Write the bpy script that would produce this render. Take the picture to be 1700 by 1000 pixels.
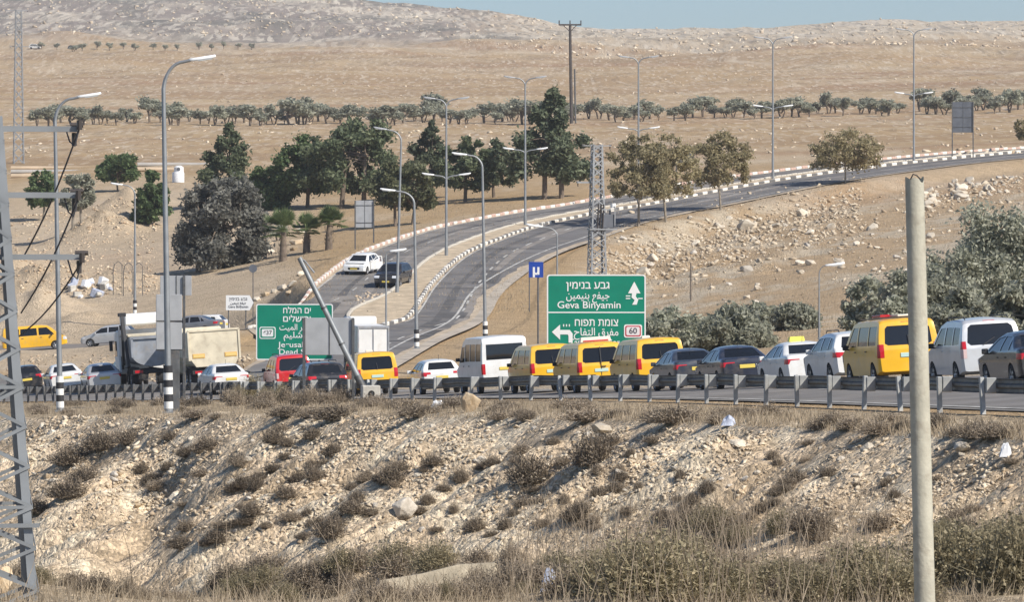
import bpy, bmesh, math, random
import numpy as np
from mathutils import Vector, Matrix

for o in list(bpy.data.objects):
    bpy.data.objects.remove(o, do_unlink=True)
SC = bpy.context.scene
COL = SC.collection
R = math.radians
rng = np.random.default_rng(7)
random.seed(7)

# ------------------------------------------------------------------ camera
F = 8500.0                    # focal length in photo pixels (1700 wide)
UH, VH = 850.0, 458.0         # centre column and eye level in the photo
cam_d = bpy.data.cameras.new('camera')
cam_d.lens = 36.0 * F / 1700.0
cam_d.sensor_width = 36.0
cam_d.clip_start = 1.0
cam_d.clip_end = 9000.0
cam = bpy.data.objects.new('camera', cam_d)
COL.objects.link(cam)
cam.location = (0, 0, 0)
cam.rotation_euler = (R(90) - math.atan(42.0 / F), 0, 0)
SC.camera = cam

# ------------------------------------------------------------------ sky, sun, exposure
SUN_AZ = R(127)               # from +Y towards +X: right and behind the camera
SUN_EL = R(41)
wd = bpy.data.worlds.new('World'); SC.world = wd; wd.use_nodes = True
nt = wd.node_tree
bg = nt.nodes['Background']
sky = nt.nodes.new('ShaderNodeTexSky'); sky.sky_type = 'NISHITA'
sky.sun_disc = False; sky.sun_elevation = SUN_EL; sky.sun_rotation = SUN_AZ
sky.air_density = 0.9; sky.dust_density = 0.75; sky.ozone_density = 5.5
nt.links.new(sky.outputs[0], bg.inputs[0]); bg.inputs[1].default_value = 0.10
sd = bpy.data.lights.new('sun', 'SUN'); sd.energy = 4.9; sd.angle = R(0.53); sd.color = (1.0, 0.93, 0.83)
sun = bpy.data.objects.new('sun', sd); COL.objects.link(sun)
sdir = Vector((math.sin(SUN_AZ) * math.cos(SUN_EL), math.cos(SUN_AZ) * math.cos(SUN_EL), math.sin(SUN_EL)))
sun.location = sdir * 300
sun.rotation_euler = sdir.to_track_quat('Z', 'Y').to_euler()
vs = SC.view_settings
vs.view_transform = 'Standard'; vs.look = 'None'; vs.gamma = 1.0; vs.use_curve_mapping = False
vs.exposure = 0.27
SC.render.film_transparent = False
SC.cycles.max_bounces = 6
SC.cycles.volume_bounces = 0
SC.cycles.volume_step_rate = 4
HAZE_D = 0.00010

# ------------------------------------------------------------------ object helpers
def tag(o, label=None, cat=None, group=None, kind=None):
    if label: o['label'] = label
    if cat: o['category'] = cat
    if group: o['group'] = group
    if kind: o['kind'] = kind
    return o

def empty(name, loc, rz=0.0, label=None, cat=None, group=None):
    o = bpy.data.objects.new(name, None); COL.objects.link(o)
    o.location = loc; o.rotation_euler = (0, 0, rz); o.empty_display_size = 0.3
    return tag(o, label, cat, group)

def mesh_obj(name, me, mat=None, parent=None):
    if mat is not None:
        me.materials.clear(); me.materials.append(mat)
    o = bpy.data.objects.new(name, me); COL.objects.link(o)
    if parent is not None: o.parent = parent
    return o

def np_mesh(name, verts, faces, smooth=False):
    """verts (n,3) array, faces (m,k) array of one polygon size"""
    verts = np.asarray(verts, np.float32); faces = np.asarray(faces, np.int32)
    me = bpy.data.meshes.new(name)
    me.vertices.add(len(verts)); me.vertices.foreach_set('co', verts.ravel())
    k = faces.shape[1]
    me.loops.add(faces.size); me.loops.foreach_set('vertex_index', faces.ravel())
    me.polygons.add(len(faces))
    me.polygons.foreach_set('loop_start', np.arange(0, faces.size, k, dtype=np.int32))
    me.polygons.foreach_set('loop_total', np.full(len(faces), k, np.int32))
    if smooth: me.polygons.foreach_set('use_smooth', np.ones(len(faces), bool))
    me.update(calc_edges=True); me.validate()
    return me

def add_attr(me, name, vals):
    a = me.attributes.new(name, 'FLOAT', 'POINT'); a.data.foreach_set('value', np.asarray(vals, np.float32))

def add_color(me, name, rgb):
    a = me.color_attributes.new(name, 'FLOAT_COLOR', 'POINT')
    c = np.ones((len(rgb), 4), np.float32); c[:, :3] = rgb
    a.data.foreach_set('color', c.ravel())

class MB:
    """collects polygons of one part"""
    def __init__(s): s.v = []; s.f = []
    def add(s, vs, fs):
        n = len(s.v); s.v += [tuple(p) for p in vs]; s.f += [tuple(i + n for i in f) for f in fs]; return s
    def box(s, c, size, rot=None):
        hx, hy, hz = size[0] / 2, size[1] / 2, size[2] / 2
        p = [Vector((x, y, z)) for x in (-hx, hx) for y in (-hy, hy) for z in (-hz, hz)]
        if rot is not None: p = [rot @ q for q in p]
        c = Vector(c)
        return s.add([q + c for q in p], [(0, 1, 3, 2), (4, 6, 7, 5), (0, 4, 5, 1), (2, 3, 7, 6), (0, 2, 6, 4), (1, 5, 7, 3)])
    def bar(s, a, b, w, h=None, up=(0, 0, 1)):
        a, b = Vector(a), Vector(b); d = (b - a)
        if d.length < 1e-6: return s
        h = h or w; dn = d.normalized(); u = Vector(up)
        if abs(dn.dot(u)) > 0.98: u = Vector((1, 0, 0))
        x = dn.cross(u).normalized(); z = x.cross(dn)
        m = Matrix((x, dn, z)).transposed()
        return s.box((a + b) / 2, (w, d.length, h), m)
    def tube(s, pts, rad, n=8, cap=True):
        pts = [Vector(p) for p in pts]
        if not isinstance(rad, (list, tuple)): rad = [rad] * len(pts)
        base = len(s.v); prev = None
        for i, p in enumerate(pts):
            d = (pts[min(i + 1, len(pts) - 1)] - pts[max(i - 1, 0)]).normalized()
            if prev is None:
                u = Vector((1, 0, 0)) if abs(d.x) < 0.8 else Vector((0, 1, 0))
                x = (u - d * u.dot(d)).normalized()
            else:
                x = (prev - d * prev.dot(d)).normalized()
            prev = x; y = d.cross(x)
            for k in range(n):
                t = 2 * math.pi * k / n
                s.v.append(tuple(p + (x * math.cos(t) + y * math.sin(t)) * rad[i]))
        for i in range(len(pts) - 1):
            for k in range(n):
                a = base + i * n + k; b = base + i * n + (k + 1) % n
                s.f.append((a, b, b + n, a + n))
        if cap:
            s.f.append(tuple(base + k for k in reversed(range(n))))
            s.f.append(tuple(base + (len(pts) - 1) * n + k for k in range(n)))
        return s
    def prism(s, poly, h0, h1, axis='y'):
        n = len(poly)
        def pt(p, h):
            return {'y': (p[0], h, p[1]), 'x': (h, p[0], p[1]), 'z': (p[0], p[1], h)}[axis]
        vs = [pt(p, h0) for p in poly] + [pt(p, h1) for p in poly]
        fs = [tuple(range(n)), tuple(reversed(range(n, 2 * n)))] + [(i + n, (i + 1) % n + n, (i + 1) % n, i) for i in range(n)]
        return s.add(vs, fs)
    def mesh(s, name, smooth=False, bevel=0.0):
        me = bpy.data.meshes.new(name)
        me.from_pydata(s.v, [], s.f); me.update()
        bm = bmesh.new(); bm.from_mesh(me)
        bmesh.ops.recalc_face_normals(bm, faces=bm.faces)
        if bevel > 0:
            es = [e for e in bm.edges if len(e.link_faces) == 2 and e.calc_face_angle(0) > 0.6]
            bmesh.ops.bevel(bm, geom=es, offset=bevel, segments=1, affect='EDGES', clamp_overlap=True)
        for f in bm.faces: f.smooth = smooth
        bm.to_mesh(me); bm.free()
        if smooth: me.set_sharp_from_angle(angle=R(40))
        return me
    def build(s, name, mat, parent=None, smooth=False, bevel=0.0):
        return mesh_obj(name, s.mesh(name, smooth, bevel), mat, parent)

def copy_tree(o, parent=None, keep_label=False):
    c = o.copy(); COL.objects.link(c); c.parent = parent
    for ch in o.children:
        copy_tree(ch, c)
    return c

# ------------------------------------------------------------------ materials
def mat(name, col, rough=0.6, metal=0.0, var=0.0, scale=3.0, bump=0.0, bscale=30.0, spec=0.5, coat=0.0, col2=None, detail=4.0, dirt=None, dirt_amt=0.0):
    m = bpy.data.materials.new(name); m.use_nodes = True
    n = m.node_tree; b = n.nodes['Principled BSDF']
    b.inputs['Roughness'].default_value = rough; b.inputs['Metallic'].default_value = metal
    b.inputs['Specular IOR Level'].default_value = spec
    if coat: b.inputs['Coat Weight'].default_value = coat; b.inputs['Coat Roughness'].default_value = 0.08
    c = (*col, 1)
    tc = n.nodes.new('ShaderNodeTexCoord')
    if var > 0 or col2:
        nz = n.nodes.new('ShaderNodeTexNoise'); nz.inputs['Scale'].default_value = scale; nz.inputs['Detail'].default_value = detail
        n.links.new(tc.outputs['Object'], nz.inputs['Vector'])
        mx = n.nodes.new('ShaderNodeMix'); mx.data_type = 'RGBA'
        rp = n.nodes.new('ShaderNodeMapRange'); rp.inputs[1].default_value = 0.35; rp.inputs[2].default_value = 0.65
        n.links.new(nz.outputs['Fac'], rp.inputs[0]); n.links.new(rp.outputs[0], mx.inputs['Factor'])
        if col2: mx.inputs['A'].default_value = c; mx.inputs['B'].default_value = (*col2, 1)
        else:
            mx.inputs['A'].default_value = (*[x * (1 - var) for x in col], 1)
            mx.inputs['B'].default_value = (*[min(1, x * (1 + var)) for x in col], 1)
        out = mx.outputs['Result']
        if dirt:
            n2 = n.nodes.new('ShaderNodeTexNoise'); n2.inputs['Scale'].default_value = scale * 2.7; n2.inputs['Detail'].default_value = 6
            n.links.new(tc.outputs['Object'], n2.inputs['Vector'])
            r2 = n.nodes.new('ShaderNodeMapRange'); r2.inputs[1].default_value = 0.5; r2.inputs[2].default_value = 0.75; r2.inputs[4].default_value = dirt_amt
            n.links.new(n2.outputs['Fac'], r2.inputs[0])
            m2 = n.nodes.new('ShaderNodeMix'); m2.data_type = 'RGBA'
            n.links.new(r2.outputs[0], m2.inputs['Factor']); n.links.new(out, m2.inputs['A']); m2.inputs['B'].default_value = (*dirt, 1)
            out = m2.outputs['Result']
        n.links.new(out, b.inputs['Base Color'])
    else:
        b.inputs['Base Color'].default_value = c
    if bump > 0:
        nb = n.nodes.new('ShaderNodeTexNoise'); nb.inputs['Scale'].default_value = bscale; nb.inputs['Detail'].default_value = 5
        n.links.new(tc.outputs['Object'], nb.inputs['Vector'])
        bp = n.nodes.new('ShaderNodeBump'); bp.inputs['Strength'].default_value = 1.0; bp.inputs['Distance'].default_value = bump
        n.links.new(nb.outputs['Fac'], bp.inputs['Height']); n.links.new(bp.outputs[0], b.inputs['Normal'])
    return m

def leaf_mat(name, c1, c2, rough=0.6, trans=0.0):
    """two-tone by the per-vertex attribute 'var'"""
    m = bpy.data.materials.new(name); m.use_nodes = True
    n = m.node_tree; b = n.nodes['Principled BSDF']; b.inputs['Roughness'].default_value = rough
    b.inputs['Specular IOR Level'].default_value = 0.3
    at = n.nodes.new('ShaderNodeAttribute'); at.attribute_name = 'var'
    mx = n.nodes.new('ShaderNodeMix'); mx.data_type = 'RGBA'
    mx.inputs['A'].default_value = (*c1, 1); mx.inputs['B'].default_value = (*c2, 1)
    n.links.new(at.outputs['Fac'], mx.inputs['Factor'])
    oi = n.nodes.new('ShaderNodeObjectInfo')
    hs = n.nodes.new('ShaderNodeHueSaturation')
    mr = n.nodes.new('ShaderNodeMapRange'); mr.inputs[3].default_value = 0.82; mr.inputs[4].default_value = 1.15
    n.links.new(oi.outputs['Random'], mr.inputs[0]); n.links.new(mr.outputs[0], hs.inputs['Value'])
    n.links.new(mx.outputs['Result'], hs.inputs['Color'])
    n.links.new(hs.outputs[0], b.inputs['Base Color'])
    if trans > 0:
        tr = n.nodes.new('ShaderNodeBsdfTranslucent'); n.links.new(hs.outputs[0], tr.inputs[0])
        ms = n.nodes.new('ShaderNodeMixShader'); ms.inputs[0].default_value = trans
        n.links.new(b.outputs[0], ms.inputs[1]); n.links.new(tr.outputs[0], ms.inputs[2])
        n.links.new(ms.outputs[0], n.nodes['Material Output'].inputs['Surface'])
    return m

# ------------------------------------------------------------------ numpy noise
def _hash(ix, iy, seed):
    h = (ix.astype(np.int64) * 374761393 + iy.astype(np.int64) * 668265263 + seed * 1442695041) & 0xFFFFFFFF
    h = ((h ^ (h >> 13)) * 1274126177) & 0xFFFFFFFF
    h = h ^ (h >> 16)
    return (h & 0xFFFFFF).astype(np.float64) / 0xFFFFFF
def vnoise(x, y, seed=0):
    xi = np.floor(x); yi = np.floor(y); fx = x - xi; fy = y - yi
    fx = fx * fx * (3 - 2 * fx); fy = fy * fy * (3 - 2 * fy)
    a = _hash(xi, yi, seed); b = _hash(xi + 1, yi, seed); c = _hash(xi, yi + 1, seed); d = _hash(xi + 1, yi + 1, seed)
    return (a + (b - a) * fx) * (1 - fy) + (c + (d - c) * fx) * fy
def fbm(x, y, oct=4, seed=0, gain=0.5):
    s = 0.0; a = 1.0; t = 0.0
    for i in range(oct):
        s = s + a * (vnoise(x, y, seed + i * 17) - 0.5) * 2; t += a
        x = x * 2.03 + 11.3; y = y * 2.03 - 7.1; a *= gain
    return s / t
def sstep(a, b, x):
    t = np.clip((x - a) / (b - a), 0, 1); return t * t * (3 - 2 * t)

# ------------------------------------------------------------------ terrain height
TU = np.array([-300, 0, 150, 300, 450, 600, 750, 900, 1050, 1250, 1450, 1700, 2000], float)
TD = np.array([120, 150, 200, 250, 300, 340, 380, 420, 470, 520, 600, 750, 970, 1300, 1700, 2100, 2500, 3000, 3700], float)
TV = np.array([
 [720, 712, 705, 700, 692, 685, 680, 672, 666, 660, 652, 640, 630],
 [700, 690, 685, 680, 675, 665, 660, 655, 648, 640, 633, 625, 615],
 [690, 680, 672, 665, 660, 652, 640, 632, 618, 602, 592, 580, 565],
 [678, 668, 660, 655, 648, 642, 628, 612, 598, 580, 562, 543, 522],
 [650, 640, 633, 627, 620, 610, 598, 580, 567, 540, 514, 486, 460],
 [625, 615, 610, 603, 590, 570, 560, 545, 527, 494, 464, 432, 412],
 [600, 592, 584, 562, 522, 486, 490, 490, 482, 450, 420, 390, 370],
 [545, 540, 532, 500, 456, 430, 432, 440, 438, 410, 380, 350, 330],
 [475, 470, 455, 430, 405, 385, 370, 362, 365, 338, 320, 300, 290],
 [425, 415, 395, 375, 360, 350, 340, 325, 315, 300, 290, 268, 255],
 [330, 320, 310, 300, 300, 300, 290, 283, 275, 265, 258, 245, 240],
 [262, 258, 255, 252, 250, 250, 248, 245, 240, 235, 230, 222, 215],
 [212, 210, 208, 206, 205, 204, 203, 202, 200, 196, 192, 185, 180],
 [155, 153, 152, 150, 150, 150, 150, 150, 148, 142, 136, 130, 125],
 [105, 105, 104, 103, 103, 104, 105, 107, 106, 100, 95, 92, 90],
 [75, 75, 75, 74, 74, 76, 78, 82, 80, 74, 70, 72, 76],
 [45, 42, 40, 38, 38, 42, 48, 60, 64, 56, 46, 46, 52],
 [-30, -32, -34, -34, -30, -20, 4, 33, 46, 36, 21, 24, 32],
 [80, 78, 74, 74, 78, 80, 90, 110, 115, 105, 95, 98, 105]], float)
NU, ND = 240, 420
_gu = np.linspace(-300, 2000, NU); _gl = np.linspace(math.log(120), math.log(3700), ND)
_V = np.array([np.interp(_gu, TU, r) for r in TV])
_V = np.array([np.interp(_gl, np.log(TD), _V[:, i]) for i in range(NU)])     # (NU, ND)
for _ in range(3):
    p = np.pad(_V, ((6, 6), (0, 0)), 'edge'); _V = sum(p[k:k + NU] for k in range(13)) / 13
    p = np.pad(_V, ((0, 0), (4, 4)), 'edge'); _V = sum(p[:, k:k + ND] for k in range(9)) / 9

def table_z(x, y):
    u = np.clip(UH + F * x / y, -299, 1999); l = np.clip(np.log(y), _gl[0] + 1e-6, _gl[-1] - 1e-6)
    fu = (u + 300) / 2300 * (NU - 1); fl = (l - _gl[0]) / (_gl[-1] - _gl[0]) * (ND - 1)
    i = np.floor(fu).astype(int); j = np.floor(fl).astype(int); a = fu - i; b = fl - j
    i1 = np.minimum(i + 1, NU - 1); j1 = np.minimum(j + 1, ND - 1)
    v = (_V[i, j] * (1 - a) + _V[i1, j] * a) * (1 - b) + (_V[i, j1] * (1 - a) + _V[i1, j1] * a) * b
    return -(v - VH) / F * y

RAIL_Y = np.array([60, 100, 108, 155, 200, 240, 285, 340., 420, 4000]); RAIL_X = np.array([17.2, 11.5, 10.2, 3.0, -8.5, -19.5, -33.0, -50., -80, -4000])
def rail_x(y): return np.interp(y, RAIL_Y, RAIL_X)
CR_Y = np.array([40, 60, 80, 90, 98, 125, 155, 182, 215, 260.]); CR_X = np.array([27, 19, 14, 11.8, 9.3, 2.2, -4.6, -14.7, -32, -60.])
def crest_x(y): return np.interp(y, CR_Y, CR_X)
def road_plane(x, y): return -2.6456 + 0.06236 * x - 0.008617 * y

def P(u, v, d): return Vector(((u - UH) / F * d, d, -(v - VH) / F * d))

# hill road: centre of the median, (u, v, d)
HILL = [(385, 646, 262), (432, 629, 283), (494, 601, 305), (562, 568, 326), (645, 532, 345), (690, 474, 374), (741, 428, 400), (800, 401, 416), (872, 377, 434), (965, 357, 448), (1060, 341, 460), (1170, 320, 472), (1283, 300, 483), (1400, 284, 494), (1517, 270, 505), (1700, 253, 525), (1900, 240, 550)]
SIDE = [(-300, 588, 408), (-150, 585, 404), (0, 582, 399), (110, 579, 394), (200, 573, 388), (330, 560, 372), (430, 547, 354), (520, 538, 344), (600, 533, 344)]
def smooth_poly(pts, n=12):
    """Catmull-Rom through 3D points"""
    pts = [Vector(p) for p in pts]; out = []
    for i in range(len(pts) - 1):
        p0 = pts[max(i - 1, 0)]; p1 = pts[i]; p2 = pts[i + 1]; p3 = pts[min(i + 2, len(pts) - 1)]
        for k in range(n):
            t = k / n
            out.append(0.5 * ((2 * p1) + (p2 - p0) * t + (2 * p0 - 5 * p1 + 4 * p2 - p3) * t * t + (3 * p1 - p0 - 3 * p2 + p3) * t ** 3))
    out.append(pts[-1]); return out
HILL3 = np.array(smooth_poly([P(*p) for p in HILL], 6)); SIDE3 = np.array(smooth_poly([P(*p) for p in SIDE], 6))
def poly_near(x, y, L):
    """signed side distance (right +), z on the line, chainage, in-range weight"""
    best = np.full(x.shape, 1e9); sd_ = np.zeros(x.shape); zz = np.zeros(x.shape); ch = np.zeros(x.shape); s0 = 0.0
    for i in range(len(L) - 1):
        a = L[i]; b = L[i + 1]; dx, dy = b[0] - a[0], b[1] - a[1]; l = math.hypot(dx, dy)
        t = np.clip(((x - a[0]) * dx + (y - a[1]) * dy) / (l * l), 0, 1)
        ex = x - (a[0] + t * dx); ey = y - (a[1] + t * dy); d = np.hypot(ex, ey)
        m = d < best
        best = np.where(m, d, best); zz = np.where(m, a[2] + t * (b[2] - a[2]), zz); ch = np.where(m, s0 + t * l, ch)
        sd_ = np.where(m, np.sign(ex * dy - ey * dx) * d, sd_); s0 += l
    return sd_, zz, ch

BANK_U = np.array([-400, 0, 150, 300, 450, 600, 750, 850, 950, 1100, 1250, 1400, 1550, 1700, 2100.])
BANK_V = np.array([945, 950, 970, 992, 995, 985, 965, 950, 925, 910, 930, 920, 895, 870, 830.])

def side_width(s, lo, hi, f):  # 1 inside [lo,hi], falling to 0 over f
    return sstep(lo - f, lo, s) * (1 - sstep(hi, hi + f, s))

def terrain(x, y, full=False):
    x = np.asarray(x, float); y = np.asarray(y, float)
    z = table_z(x, np.maximum(y, 121))
    far = sstep(900, 2000, y)
    # undulation of open ground
    z = z + fbm(x / 14, y / 22, 4, 3) * (0.35 - 0.12 * sstep(550, 900, y) + 0.8 * far)
    z = z + fbm(x / 2.2, y / 2.6, 3, 9) * 0.10
    hill_n = fbm(x / 90, y / 160, 4, 21)
    z = z + far * hill_n * 7
    # rubble mounds in the yard on the left
    for (mu, mv_d, rx, ry, h) in ((75, 452, 4.5, 9, 2.4), (60, 425, 4.0, 8, 2.2), (190, 446, 4.5, 5, 1.5), (20, 470, 5, 10, 2.2), (175, 520, 5, 6, 2.4), (215, 560, 4, 6, 2.0), (130, 412, 3.0, 4, 0.9)):
        mx = (mu - UH) / F * mv_d
        q = ((x - mx) / rx) ** 2 + ((y - mv_d) / ry) ** 2
        z = z + h * np.exp(-q * 1.3) * (1 + 0.35 * fbm(x / 1.3, y / 1.6, 3, 31))
    # stony rise on the right
    rise = np.exp(-(((UH + F * x / y) - 1150) / 210) ** 2 - ((y - 395) / 34) ** 2)
    z = z + rise * (0.9 * fbm(x / 3, y / 4, 4, 41) + 0.6)
    # side road
    # hill road
    s1, z1, c1 = poly_near(x, y, HILL3)
    w1 = side_width(s1, -8.3, 11.0, 5.0) * sstep(0.5, 6, c1)
    z = z * (1 - w1) + z1 * w1
    s2, z2, c2 = poly_near(x, y, SIDE3)
    w2 = side_width(s2, -5.2, 5.2, 4.0) * sstep(-6.8, -9.0, s1)
    z = z * (1 - w2) + (z2 - 0.075 * np.clip(s2, -6, 6)) * w2
    # main road
    rx_ = rail_x(y); s = (x - rx_) * 0.972
    zp = road_plane(x, y) + np.interp(y, [108, 150, 175, 200, 238, 258, 275, 300], [0, 0, -.22, -.42, -.42, 0, .30, .40]) * sstep(1.5, 8, s)
    wr = 1 - sstep(15.5, 25.0, s); wr = wr * (1 - sstep(305, 345, y) * (s > 0))
    z = z * (1 - wr) + zp * wr
    onroad = (s > -0.4) & (s < 15.5)
    # verge, crest and spoil slope on the near side of the guard rail
    t = (crest_x(y) - x) * 0.94
    verge = sstep(-0.6, -2.2, s) * (1 - sstep(-0.5, 1.0, t))
    berm = 0.10 * np.exp(-((t + 0.9) / 1.6) ** 2) * sstep(108, 135, y) + 0.05 * np.exp(-((t + 0.5) / 1.2) ** 2)
    # coordinates along/down the fall line for gullies
    along = x * 0.31 * -1 + y * 0.95
    wob = fbm(x / 5, y / 9, 3, 51)
    ridge = fbm(along / 2.6 + wob * 0.8, t / 9.0, 4, 61)
    ridge2 = fbm(along / 0.9, t / 3.2, 3, 71)
    tt = np.maximum(t, 0)
    drop = 0.41 * tt + 0.03 * tt * sstep(0, 8, tt) * 2
    sl = zp + berm - drop + sstep(0.2, 3, tt) * (1.25 * ridge + 0.60 * ridge2)
    # ravine on the left
    ru = UH + F * x / y
    rav = np.exp(-((ru - (300 - 9.5 * tt)) / 60) ** 2) * sstep(0.5, 5, tt) * sstep(120, 150, y)
    sl = sl - 1.1 * rav
    sl = sl + fbm(x / 0.5, y / 0.6, 3, 81) * (0.05 + 0.06 * sstep(0, 1, t))
    near = (s < -0.4)
    zn = np.where(near, sl, z)
    zn = np.where(near & (t < 0), zn + verge * (fbm(x / 1.1, y / 1.5, 3, 91) * 0.09), zn)
    # bank at the bottom of the picture
    zb72 = -(np.interp(ru, BANK_U, BANK_V) - VH) / F * 72
    q = np.clip(y, 0, 200)
    zb = np.where(y < 60, np.interp(q, [0, 20, 45, 60], [-1.7, -2.7, -3.6, -3.95]), 0)
    zb = np.where(y >= 60, -3.95 + (zb72 + 3.95) * sstep(60, 72, y) - 0.9 * np.maximum(y - 72, 0) * sstep(72, 76, y), zb)
    zb = zb + fbm(x / 1.6, y / 2.2, 4, 101) * 0.16 * sstep(50, 64, y)
    zb = np.maximum(zb, -30)
    k = 0.25
    h = np.clip(0.5 + 0.5 * (zn - zb) / k, 0, 1)
    zm = zb * (1 - h) + zn * h + k * h * (1 - h)
    zz = np.where(y < 140, np.where(near, zm, zn), zn)
    if not full: return zz
    bankm = np.where((y < 140) & near, 1 - h, 0)
    return zz, dict(s=s, t=t, near=near, bank=bankm, s1=s1, c1=c1, s2=s2, ru=ru, ridge=ridge, onroad=onroad, verge=verge, rise=rise, rav=rav)

# ground sheet -------------------------------------------------------
_a = np.concatenate([np.linspace(-0.30, -0.118, 24, endpoint=False), np.linspace(-0.118, 0.118, 370, endpoint=False), np.linspace(0.118, 0.30, 25)])
_d = np.concatenate([np.arange(6, 56, 2.5), np.arange(56, 78, 0.25), np.arange(78, 190, 0.28), np.arange(190, 300, 0.9), np.arange(300, 560, 1.1), np.exp(np.linspace(math.log(560), math.log(3700), 240))])
_X = _a[None, :] * _d[:, None]; _Y = np.repeat(_d[:, None], len(_a), 1)
_Z, M_ = terrain(_X, _Y, True)
VG = VH - F * _Z / _Y; LD = np.log(_d)
def _col(a):
    f = np.interp(a, _a, np.arange(len(_a))); c = np.clip(np.floor(f).astype(int), 0, len(_a) - 2); return c, f - c
def Hm(x, y):
    x = np.asarray(x, float); y = np.asarray(y, float)
    c, fa = _col(x / y); g = np.interp(y, _d, np.arange(len(_d))); r = np.clip(np.floor(g).astype(int), 0, len(_d) - 2); fr = g - r
    return (_Z[r, c] * (1 - fa) + _Z[r, c + 1] * fa) * (1 - fr) + (_Z[r + 1, c] * (1 - fa) + _Z[r + 1, c + 1] * fa) * fr
def H(x, y): return float(Hm(np.array([x]), np.array([y]))[0])
def onground(u, d, dz=0.0):
    x = (u - UH) / F * d; return Vector((x, d, H(x, d) + dz))
def Gmany(us, vs_, dmin=150.0, dmax=3300.0):
    """where view lines through photo pixels first meet the ground sheet"""
    us = np.asarray(us, float); vs_ = np.asarray(vs_, float); out = []
    r0 = int(np.searchsorted(_d, dmin)); r1 = int(np.searchsorted(_d, dmax)); sub = VG[r0:r1]; dd = _d[r0:r1]
    for k in range(0, len(us), 3000):
        u = us[k:k + 3000]; v = vs_[k:k + 3000]; a = (u - UH) / F; c, fa = _col(a)
        col = sub[:, c] * (1 - fa) + sub[:, c + 1] * fa; hit = col <= v[None]; q = np.argmax(hit, 0); q = np.where(hit.any(0), q, len(dd) - 1)
        q0 = np.maximum(q - 1, 0); i = np.arange(len(u)); va = col[q0, i]; vb = col[q, i]; t = np.where(q > 0, np.clip((va - v) / np.where(np.abs(va - vb) < 1e-6, 1, va - vb), 0, 1), 1)
        y = dd[q0] + (dd[q] - dd[q0]) * t; x = a * y; out.append(np.stack([x, y, Hm(x, y)], 1))
    return np.concatenate(out)
def G(u, v, dmin=150.0, dmax=3300.0): return Vector(Gmany([u], [v], dmin, dmax)[0])
lower = np.zeros_like(_Z)
lower = np.where((M_['s'] > 0.9) & (M_['s'] < 13.6) & (_Y < 318), 0.16, lower)
lower = np.where((M_['s1'] > -6.7) & (M_['s1'] < 9.2) & (M_['c1'] > 3.0), 0.16, lower)
lower = np.where((np.abs(M_['s2']) < 4.4), 0.16, lower)
# zone colours (real surface colours of soil, dry grass and stone)
def mixc(c, w, col): return c * (1 - w[..., None]) + np.array(col) * w[..., None]
ru = M_['ru']
n1 = fbm(_X / 30, _Y / 60, 4, 201); n2 = fbm(_X / 6, _Y / 14, 4, 211); n3 = fbm(_X / 120, _Y / 50, 4, 221); n4 = fbm(_X / 1.2, _Y / 1.6, 4, 231)
C = np.zeros(_X.shape + (3,)) + np.array([.42, .298, .168])
C = mixc(C, sstep(-.1, .5, n1), [.45, .34, .22])                       # straw
C = mixc(C, sstep(.0, .5, n3) * sstep(560, 620, _Y), [.36, .235, .14])     # ploughed red soil
C = mixc(C, 0.6 * sstep(.15, .6, n2), [.50, .40, .28])
nb = fbm(_X / 260, _Y / 26, 4, 261); C = mixc(C, .7 * sstep(.05, .35, nb) * sstep(560, 640, _Y), [.34, .235, .14]); C = mixc(C, .6 * sstep(.05, .35, -nb) * sstep(560, 640, _Y), [.47, .36, .225])
# yard on the left: pale dust
yard = sstep(560, 430, ru) * sstep(640, 560, _Y) * sstep(330, 350, _Y)
C = mixc(C, yard * (0.75 + 0.25 * sstep(-.3, .4, n2)), [.52, .42, .30])
C = mixc(C, yard * sstep(.1, .5, n1 + .3 * n2) * 0.6, [.42, .30, .20])
# rubbly hillside right of the road
hs = sstep(880, 980, ru) * (_Y < 480) * (_Y > 200) * sstep(9, 12, M_['s1'])
C = mixc(C, hs * 0.8, [.44, .325, .205])
C = mixc(C, hs * sstep(-.1, .35, n2 + .5 * n4), [.50, .42, .31])
C = mixc(C, hs * sstep(.1, .4, n1) * 0.35, [.43, .27, .15])
# far hills
far = sstep(2000, 2300, _Y + 120 * n1)
C = mixc(C, far * sstep(1000, 700, ru), [.28, .235, .20])
C = mixc(C, far * sstep(700, 1000, ru), [.50, .42, .31])
C = mixc(C, far * sstep(.0, .4, fbm(_X / 25, _Y / 90, 4, 241)) * .8, [.56, .49, .39])
C = mixc(C, far * sstep(.0, .4, fbm(_X / 22, _Y / 70, 4, 251)) * sstep(1100, 800, ru) * .8, [.17, .16, .135])
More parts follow.
